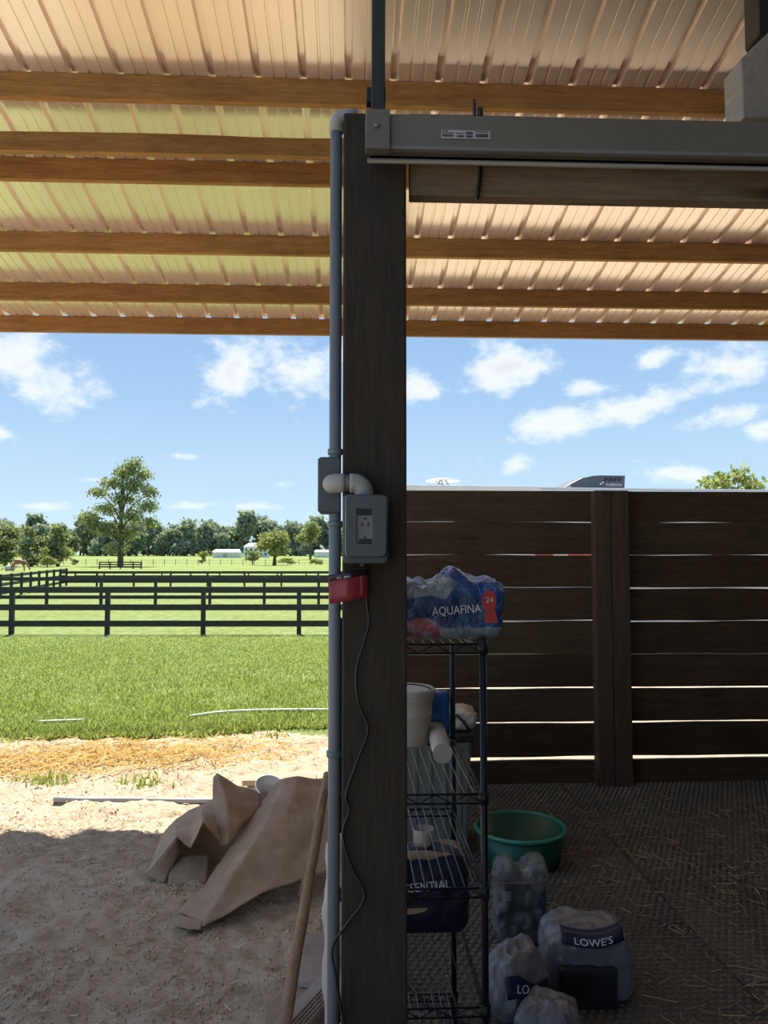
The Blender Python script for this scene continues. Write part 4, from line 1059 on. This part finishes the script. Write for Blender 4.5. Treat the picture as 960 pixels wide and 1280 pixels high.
def build_grass():
    n = 130000
    px = nrng.uniform(-40, 520, n)
    Y = 6.35 + (19.5 - 6.35) * nrng.uniform(0, 1, n) ** 1.7
    f = (px - 480) / FPX; X = Y * (f * _cy + _sy) / (_cy - f * _sy)
    keep = np.array([not (y < 6.5 + .35 * noise.noise(Vector((x, y, 1)) * 1.0) + .25 * noise.noise(Vector((x, y, 5)) * 3)) for x, y in zip(X, Y)])
    # a few stray tufts on the sand
    X, Y = X[keep], Y[keep]
    ex, ey = [], []
    for tx, ty in ((60, 975), (165, 978), (180, 980), (50, 977), (92, 912), (330, 920), (130, 918), (20, 926)):
        g = gnd(tx, ty)
        for _ in range(45): ex.append(g.x + random.gauss(0, .09)); ey.append(g.y + random.gauss(0, .07))
    X = np.concatenate([X, ex]); Y = np.concatenate([Y, ey]); n = len(X)
    Z = np.array([gz(y) for y in Y]) + np.where(Y > 6.6, .012, 0.0)
    h = nrng.uniform(.018, .06, n) * (1 + .5 * (nrng.uniform(0, 1, n) > .93)); a = nrng.uniform(0, 2 * np.pi, n); w = nrng.uniform(.004, .009, n) * (1 + Y / 14)
    lx, ly = nrng.normal(0, .4, n) * h, nrng.normal(0, .4, n) * h
    V = np.zeros((n, 3, 3))
    V[:, 0] = np.stack([X - np.cos(a) * w, Y - np.sin(a) * w, Z], 1); V[:, 1] = np.stack([X + np.cos(a) * w, Y + np.sin(a) * w, Z], 1)
    V[:, 2] = np.stack([X + lx, Y + ly, Z + h], 1)
    o = soup('grass', V.reshape(-1, 3), np.arange(n * 3).reshape(n, 3), 'grass'); tag(o, 'short green pasture grass between the sand and the fences', 'grass', kind='stuff')
build_grass()

# ---------------------------------------------------------------- black rail fences
def rail_fence(name, label, posts, h, rails, rail_h, post_w, sub=0.0, mat='black_paint', over=None):
    """posts: list of (X, Y) on the ground; rails: heights of rail centres"""
    base = Vector((posts[0][0], posts[0][1], gz(posts[0][1]) + .03)); t = thing(name, label, 'fence', base)
    for i, (x, y) in enumerate(posts):
        z = gz(y) + .03
        MB().mm(x - post_w / 2, x + post_w / 2, y, y + post_w, z - .05, z + h).build('post', mat, t)
        if i:
            xa, ya = posts[i - 1]; za = gz(ya) + .03
            for rz_ in rails:
                MB().beam((xa, ya - .012, za + rz_), (x, y - .012, z + rz_), .03, rail_h).build('rail', mat, t)
    return t
def post_row(pxs, Y):     # a line square to the view at distance Y
    out = []
    for px in pxs:
        f = (px - 480) / FPX; out.append((f * Y * _cy + Y * _sy, Y * _cy - f * Y * _sy))
    return out
def zat(py, Y): return CAM_H + (math.tan(math.atan((640 - py) / FPX) + R(PITCH))) * Y
def build_fences():
    def spec(Y, pys): g = gz(Y) + .03; return [zat(p, Y) - g for p in pys]
    Y = 19.9; r = spec(Y, (737.2, 759, 779.3)); h = spec(Y, (734,))[0]
    rail_fence('paddock_fence', 'nearest black three rail paddock fence on the grass', post_row([-103 + 119.3 * k for k in range(6)], Y), h, r, .155, .11)
    Y = 31.5; r = spec(Y, (723.6, 736, 746.4)); h = spec(Y, (721,))[0]
    rail_fence('paddock_fence', 'second black rail fence just behind the nearest paddock fence', post_row([-76 + 67.8 * k for k in range(9)], Y), h, r, .15, .11)
    Y = 49; r = spec(Y, (715.5, 721.5, 727)); h = spec(Y, (714,))[0]
    rail_fence('paddock_fence', 'third black rail fence in line below the far pasture', post_row([76 + 46 * k for k in range(10)], Y), h, r, .16, .11)
    Y = 62; r = spec(Y, (715.8, 720)); h = spec(Y, (714.5,))[0]
    rail_fence('paddock_fence', 'farthest thin black rail fence showing between the third fence posts', post_row([95 + 36 * k for k in range(12)], Y), h, r, .12, .10)
    a, b = post_row([-14], 33.5)[0], post_row([84], 50)[0]
    rail_fence('paddock_fence', 'black side fence running away at an angle on the far left', [(a[0] + (b[0] - a[0]) * k / 9, a[1] + (b[1] - a[1]) * k / 9) for k in range(10)], 1.12, (.25, .64, 1.02), .15, .11)
    Y = 104; r = [.3, .6, .9]
    rail_fence('corral_panel', 'short dark rail panel standing under the tall tree', post_row([125, 138, 151, 167, 177], Y), 1.0, r, .17, .15)
    Y = 138; g = post_row([10 + 14 * k for k in range(30)], Y)
    rail_fence('pasture_fence', 'thin weathered wire fence with brown posts crossing the far pasture', g, 1.0, (.4, .85), .04, .10, mat='weathered')
build_fences()

# ---------------------------------------------------------------- trees
def crown_soup(blobs, n, size, seed):
    rg = np.random.default_rng(seed); w = np.array([b[3] * b[4] * b[5] for b in blobs]) ** .72; w /= w.sum()
    pick = rg.choice(len(blobs), n, p=w); B = np.array(blobs)[pick]
    d = rg.normal(0, 1, (n, 3)); d /= np.linalg.norm(d, axis=1, keepdims=True)
    r = rg.uniform(.05, 1.0, n) ** .6 * rg.choice((1.0, 1.0, 1.35), n)
    P = B[:, :3] + d * B[:, 3:6] * r[:, None] * rg.uniform(.85, 1.12, (n, 1))
    # clump towards twig ends
    cl = P[rg.integers(0, n, n)]; k = rg.uniform(0, 1, n) < .0
    u = rg.normal(0, 1, (n, 3)); u /= np.linalg.norm(u, axis=1, keepdims=True)
    v = np.cross(u, rg.normal(0, 1, (n, 3))); v /= np.linalg.norm(v, axis=1, keepdims=True)
    s = size * rg.uniform(.5, 1.3, (n, 1))
    V = np.stack([P - u * s, P + v * s * .55, P + u * s, P - v * s * .55], 1)
    return V.reshape(-1, 3), np.arange(n * 4).reshape(n, 4)
def trunk(mb, h, r, tips):
    mb.tube([(0, 0, -.3), (r * .3, 0, h * .25), (-r * .2, r * .2, h * .5), (r * .2, 0, h * .75), (0, 0, h * .93)], [r * 1.25, r * .9, r * .65, r * .4, r * .12], 8)
    for (x, y, z) in tips:
        b = max(h * .12, min(z * .62, h * .8)); mb.tube([(0, 0, b), (x * .45, y * .45, b + (z - b) * .6), (x, y, z)], [r * .42, r * .25, r * .06], 6)
def tree(name, label, cat, px, Y, top_py, wpx, blobs, n, leaf, mat, seed, trunk_r=.3, group=None, base_z=None):
    x, y = post_row([px], Y)[0]; z = gz(y) + .02 if base_z is None else base_z
    H = zat(top_py, Y) - z; W = wpx / FPX * Y
    t = thing(name, label, cat, (x, y, z), group)
    rg = random.Random(seed)
    B = [(bx * W, by * W, bz * H, rx * W, ry * W, rz_ * H) for bx, by, bz, rx, ry, rz_ in blobs]
    V, F = crown_soup(B, n, leaf, seed); V[:, 2] = np.clip(V[:, 2], 0.02, None)
    o = soup('foliage', V, F, mat); o.parent = t; o.location = (0, 0, 0)
    mb = MB(); trunk(mb, H, trunk_r, [(b[0], b[1], b[2]) for b in B]); mb.build('trunk', 'bark', t, smooth=True, local=True)
    return t
def rblobs(seed, k, zlo=.3, zhi=.88, spread=.33, r=.17):
    rg = random.Random(seed); out = []
    for i in range(k):
        z = zlo + (zhi - zlo) * rg.random(); s = spread * (1 - .55 * max(0, (z - .5)) / .5)
        a = rg.uniform(0, 6.28); d = s * math.sqrt(rg.random())
        q = r * rg.uniform(.7, 1.2); out.append((d * math.cos(a), d * math.sin(a), z, q, q, q * .62))
    return out
def build_trees():
    big = [(.15, 0, .93, .13, .13, .07), (.02, .05, .86, .14, .14, .07), (.27, 0, .84, .13, .13, .06), (-.12, 0, .76, .15, .15, .06), (.15, 0, .74, .17, .16, .07), (.37, 0, .68, .12, .12, .06),
           (-.30, 0, .68, .12, .12, .05), (.02, 0, .62, .17, .16, .06), (.33, 0, .55, .15, .15, .06), (-.20, .05, .53, .16, .15, .06), (-.40, 0, .44, .14, .14, .07), (.12, 0, .46, .17, .16, .07),
           (.36, 0, .40, .13, .13, .05), (-.30, 0, .36, .15, .15, .07), (-.12, 0, .34, .16, .16, .07), (.10, 0, .30, .14, .14, .06), (-.05, 0, .17, .17, .16, .06)]
    tree('tall_tree', 'tall loose leafy tree standing alone in the pasture', 'tree', 151, 124, 572, 98, big, 8000, .27, 'leaf_mid', 11, .42)
    for i, (px, Y, top, w, lf, nm, lab) in enumerate((
            (8, 128, 655, 52, 'leaf_mid', 'bushy_tree', 'bushy tree cut by the left picture edge'),
            (40, 122, 653, 46, 'leaf_mid', 'bushy_tree', 'bushy green tree second from the left edge'),
            (73, 126, 651, 44, 'leaf_mid', 'bushy_tree', 'bushy tree with a pointed top left of the tall tree'),
            (60, 116, 684, 26, 'leaf_yellow', 'shrub', 'low yellowish shrub in front of the bushy trees'),
            (343, 135, 661, 48, 'leaf_yellow', 'round_tree', 'round yellowish tree in front of the white house'),
            (316, 140, 688, 22, 'leaf_mid', 'shrub', 'low green shrub left of the round yellowish tree'),
            (253, 150, 687, 13, 'leaf_pale', 'sapling', 'small pale sapling by the far wire fence'),
            (388, 215, 649, 38, 'leaf_mid', 'pasture_tree', 'upright tree with open crown beside the conduit'),
            (93, 140, 699, 12, 'leaf_mid', 'shrub', 'tiny dark shrub between bushy trees and tall tree'),
            (395, 142, 698, 20, 'leaf_pale', 'shrub', 'pale scrubby bush by the wire fence next to the conduit'),
            (360, 144, 697, 22, 'leaf_pale', 'shrub', 'pale scrubby bush right below the round yellowish tree'))):
        low = nm in ('shrub', 'bushy_tree', 'round_tree', 'sapling')
        bl = rblobs(100 + i, 12 if w > 20 else 6, .12 if low else .42, .88, .36, .19)
        if nm == 'round_tree': bl = rblobs(140, 13, .32, .86, .36, .2)
        tree(nm, lab, 'tree' if 'tree' in nm else ('sapling' if nm == 'sapling' else 'shrub'), px, Y, top, w, bl, 4200 if w > 30 else 1000, .28 if w > 30 else .2, lf, 200 + i, .28 if w > 30 else .1)
    # far tree line: four kinds, copied
    kinds = []
    for k in range(4):
        H, W = (15, 13) if k < 3 else (19, 10)
        V, F = crown_soup([(bx * W, by * W, bz * H, rx * W, ry * W, rz_ * H) for bx, by, bz, rx, ry, rz_ in rblobs(300 + k, 11, .12 if k < 3 else .5, .88, .36, .21)], 1100, 1.0, 310 + k)
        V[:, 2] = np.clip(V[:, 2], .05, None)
        me_o = soup('foliage', V, F, 'leaf_hazed'); mb = MB(); trunk(mb, H, .4, []); tr = mb.build('trunk', 'bark')
        kinds.append((me_o, tr, False))
    rg = random.Random(77); used = [False] * 4; i = 0
    for row, (Y, step) in enumerate(((330, 13), (352, 15))):
        px = -40 + row * 6
        while px < 500:
            k = rg.choice((0, 1, 2, 0, 1, 2, 3)); src, tr, _ = kinds[k]
            x, y = post_row([px], Y + rg.uniform(-8, 8))[0]; s = rg.uniform(.72, 1.08)
            if px < 30: s *= 1.1
            t = thing('tree', 'haze-tinted dark tree in the distant tree line beyond the pasture', 'tree', (x, y, gz(y)), 'distant tree line')
            t.rotation_euler = (0, 0, rg.uniform(0, 6.28)); t.scale = (s * 1.05, s * 1.05, s * 1.0)
            if not used[k]:
                src.parent = t; tr.parent = t; src.location = tr.location = (0, 0, 0); used[k] = True
            else:
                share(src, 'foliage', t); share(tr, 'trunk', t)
            px += step * rg.uniform(.7, 1.2); i += 1
    # tree behind the trailer
    bl = [(-.28, 0, .90, .12, .12, .06), (-.08, 0, .93, .14, .14, .07), (.12, 0, .96, .13, .13, .08), (.3, 0, .88, .14, .14, .07), (-.15, 0, .8, .2, .2, .1), (.15, 0, .8, .2, .2, .1), (0, 0, .65, .3, .3, .14)]
    tree('leafy_tree', 'sunlit pale green treetop above the right end of the fence', 'tree', 915, 26, 588, 105, bl, 1900, .11, 'leaf_pale', 401, .10)
build_trees()

# ---------------------------------------------------------------- far buildings
def build_buildings():
    def local(px, Y): x, y = post_row([px], Y)[0]; return Vector((x, y, gz(y)))
    # low white shed
    Y = 255; p = local(283, Y); w = 36 / FPX * Y; zt = zat(687, Y) - p.z; ze = zat(690.2, Y) - p.z
    t = thing('white_shed', 'long low white shed at the foot of the far trees', 'shed', p)
    MB().mm(-w / 2 + .3, w / 2 - .3, .4, 6, -.3, ze).build('wall', 'house_white', t, local=True)
    MB().prism([(-w / 2, 0, ze - .1), (w / 2, 0, ze - .1), (w / 2 - .8, 3.2, zt), (-w / 2 + .6, 3.2, zt)], (0, 0, .12)).build('roof', 'metal_roof', t, local=True)
    MB().mm(-w * .1, w * .02, .3, .45, -.2, ze - .5).build('door', 'house_roof', t, local=True)
    Y = 265; p = local(320, Y); w = 30 / FPX * Y; zt = zat(679, Y) - p.z; ze = zat(684, Y) - p.z
    t = thing('white_house', 'white two storey house behind the round yellowish tree', 'house', p)
    MB().mm(-w / 2, w / 2, 0, 7, -.3, ze).build('wall', 'house_white', t, local=True)
    MB().prism([(-w / 2 - .3, -.3, ze), (w / 2 + .3, -.3, ze), (w / 2 - 1.2, 3.5, zt), (-w / 2 + 1.2, 3.5, zt)], (0, .0, .15)).build('roof', 'house_roof', t, local=True)
    for k in range(5):
        for zz in (.25, .66):
            x = -w / 2 + w * (k + .5) / 5
            MB().mm(x - .35, x + .35, -.06, .02, ze * zz - .1, ze * zz + .22 * ze).build('window', 'glass', t, local=True)
    Y = 262; p = local(404, Y); w = 22 / FPX * Y; zt = zat(687.5, Y) - p.z
    t = thing('white_outbuilding', 'pale outbuilding half hidden behind the conduit', 'shed', p)
    MB().mm(-w / 2, w / 2, 0, 4, -.3, zt * .7).build('wall', 'house_white', t, local=True)
    MB().prism([(-w / 2 - .2, -.2, zt * .68), (w / 2 + .2, -.2, zt * .68), (w / 2 - .3, 2, zt), (-w / 2 + .3, 2, zt)], (0, 0, .12)).build('roof', 'house_roof', t, local=True)
build_buildings()

# ---------------------------------------------------------------- horses
def skin_body(name, nodes, edges, mat, parent):
    me = bpy.data.meshes.new(name); me.from_pydata([n[:3] for n in nodes], edges, []); me.update()
    o = bpy.data.objects.new(name, me); C.objects.link(o); o.parent = parent
    bpy.context.view_layer.objects.active = o
    md = o.modifiers.new('skin', 'SKIN'); md.use_smooth_shade = True
    if not me.skin_vertices: me.skin_vertices.new()
    for i, n in enumerate(nodes): me.skin_vertices[0].data[i].radius = (n[3], n[3])
    me.skin_vertices[0].data[0].use_root = True
    s = o.modifiers.new('sub', 'SUBSURF'); s.levels = s.render_levels = 1
    me.materials.append(M[mat]); return o
def build_horses():
    Y = 90; x, y = post_row([25], Y)[0]
    t = thing('horse', 'chestnut horse with a pale face grazing at the left fence', 'horse', (x, y, gz(y) + .02))
    N = [(-.2, 0, 1.15, .30), (.35, 0, 1.15, .28), (-.6, 0, 1.18, .29), (.62, 0, 1.1, .22), (.92, 0, .86, .15), (1.12, 0, .55, .11), (1.2, 0, .34, .10), (1.24, 0, .16, .065),
         (-.66, .16, .85, .17), (-.74, .17, .52, .075), (-.68, .17, .06, .06), (-.66, -.16, .85, .17), (-.80, -.17, .52, .075), (-.76, -.17, .06, .06),
         (.5, .15, .8, .11), (.52, .15, .45, .065), (.5, .15, .06, .055), (.5, -.15, .8, .11), (.66, -.15, .45, .065), (.7, -.15, .06, .055)]
    E = [(0, 1), (0, 2), (1, 3), (3, 4), (4, 5), (5, 6), (6, 7), (2, 8), (8, 9), (9, 10), (2, 11), (11, 12), (12, 13), (1, 14), (14, 15), (15, 16), (1, 17), (17, 18), (18, 19)]
    skin_body('body', N, E, 'horse_brown', t)
    MB().tube([(-.85, 0, 1.2), (-.97, 0, 1.0), (-.98, 0, .62)], [.05, .06, .02], 7).build('tail', 'horse_dark', t, local=True, smooth=True)
    MB().tube([(.55, 0, 1.36), (.8, 0, 1.12), (1.02, 0, .78), (1.12, 0, .64)], [.05, .06, .05, .02], 6).build('mane', 'horse_pale', t, local=True, smooth=True)
    for s in (-1, 1): MB().tube([(1.09, s * .06, .68), (1.06, s * .08, .82)], [.035, .008], 6).build('ear', 'horse_brown', t, local=True)
    MB().tube([(1.285, 0, .48), (1.325, 0, .26)], [.045, .05], 6).build('blaze', 'horse_pale', t, local=True, smooth=True)
    x, y = post_row([13.5], Y + 1.5)[0]
    t = thing('horse', 'whitish horse resting low on the grass beside the chestnut one', 'horse', (x, y, gz(y) + .02))
    N = [(0, 0, .42, .36), (.4, 0, .40, .28), (-.45, 0, .38, .32), (.68, 0, .56, .17), (.86, 0, .66, .12), (1.0, -.02, .52, .10), (1.1, -.03, .36, .07), (.35, -.34, .12, .09), (.62, -.4, .08, .06), (-.4, -.36, .14, .12), (-.05, -.46, .08, .06)]
    E = [(0, 1), (0, 2), (1, 3), (3, 4), (4, 5), (5, 6), (1, 7), (7, 8), (2, 9), (9, 10)]
    skin_body('body', N, E, 'horse_pale', t)
    MB().tube([(-.75, 0, .4), (-.9, -.1, .2), (-.95, -.2, .06)], [.06, .05, .02], 6).build('tail', 'horse_dark', t, local=True, smooth=True)
build_horses()

# ---------------------------------------------------------------- trailer behind the board fence
def build_trailer():
    Y0 = 11.9; o = at(497, 608, Y0); rz = R(5.0); g = gz(12) - .02
    t = thing('travel_trailer', 'white travel trailer parked behind the board fence, only its roof showing', 'trailer', (o.x, o.y, g), rz=rz)
    zr = at(560, 609.0, Y0 + .1).z - g
    Lx, Wy = 8.2, 2.4; zb = .30
    prof = [(0, zb), (0, zr - .25), (.10, zr - .06), (.28, zr), (Lx - .25, zr), (Lx, zr - .3), (Lx, zb)]
    MB().prism([(x, 0, z) for x, z in prof], (0, Wy, 0)).build('body', 'rv_white', t, local=True, bevel=.03)
    MB().mm(.30, Lx - .3, .02, Wy - .02, zr, zr + .018).build('roof', 'rv_roof', t, local=True)
    MB().mm(.12, 2.3, -.015, .05, zr - .05, zr + .028).build('roof_rail', 'rv_roof', t, local=True, bevel=.01)
    [MB().mm(a, b, -.006, .0, zr - 1.25, zr - .85).build('stripe', 'rv_red', t, local=True) for a, b in ((2.2, 2.5), (2.75, 3.15), (5.2, 5.5))]
    MB().mm(.02, Lx - .1, -.005, .0, zr - 1.60, zr - 1.36).build('stripe', 'rv_grey', t, local=True)
    for x in (.9, 3.4, 5.9):
        w = MB().mm(x, x + .9, -.012, 0, zr - .95, zr - .4).build('window', 'glass', t, local=True)
    for k in (0, 1):
        cx = 4.0 + k * .85
        w = MB(); w.tube([(cx, .12, .33), (cx, .34, .33)], .33, 20); w.build('wheel', 'black', t, local=True)
    S = Y0 / FPX; X = lambda px: (px - 497) * S * 1.0; Zp = lambda py: zr + (611.0 - py) * S * 1.03
    ac = [(731, 611.5), (731, 605.6), (741, 600.6), (757, 593.1), (772, 590), (783, 589.2), (818.7, 589.2), (817, 611.5)]
    yb = .55
    a = MB().prism([(X(x), yb, Zp(y)) for x, y in ac], (0, .75, 0)).build('air_conditioner', 'ac', t, local=True, bevel=.012)
    MB().prism([(X(x), yb - .006, Zp(y)) for x, y in ((731.5, 611), (731.5, 606.3), (740.5, 602), (740.5, 611))], (0, .006, 0)).build('light_panel', 'ac_light', a, local=True)
    for k in range(7):
        x = 781 + k * 4.3
        MB().prism([(X(x), yb - .007, Zp(611)), (X(x + 2.2), yb - .007, Zp(611)), (X(x + 5.2), yb - .007, Zp(606.3)), (X(x + 3.0), yb - .007, Zp(606.3))], (0, .006, 0)).build('louver', 'black', a, local=True)
    for k in range(4):
        x = 787 + k * 6.5
        MB().prism([(X(x), yb - .007, Zp(597)), (X(x + 4.5), yb - .007, Zp(597)), (X(x + 7), yb - .007, Zp(592.5)), (X(x + 2.5), yb - .007, Zp(592.5))], (0, .006, 0)).build('louver', 'black', a, local=True)
    for x, y in ((782.5, 601), (785.5, 599)):
        MB().prism([(X(x - .9), yb - .008, Zp(y + 1)), (X(x + .9), yb - .008, Zp(y + 1)), (X(x + 1.6), yb - .008, Zp(y - 1)), (X(x - .2), yb - .008, Zp(y - 1))], (0, .004, 0)).build('logo', 'white_ink', a, local=True)
    lt = lettering('FURRION', .058, 'white_ink', a, (X(801.5), yb - .01, Zp(602)), (R(90), 0, 0), sx=1.15, local=True)
    # dish on struts
    cx, cz = X(563), Zp(598); cy = .5
    d = MB().lathe([(0, .018), (.14, .012), (.265, -.012), (.28, -.022), (.27, -.03), (.14, -.014), (0, -.008)], (cx, cy, cz), 32).build('dish', 'dish', t, local=True, smooth=True)
    st = MB()
    for dx, dy in ((-.12, -.1), (.12, -.1), (0, .14)): st.tube([(cx + dx, cy + dy, zr), (cx + dx * .35, cy + dy * .35, cz - .01)], .010, 6)
    st.tube([(cx - .12, cy, cz - .03), (cx + .10, cy, zr + .03)], .008, 6)
    st.build('dish_struts', 'rv_grey', t, local=True)
build_trailer()
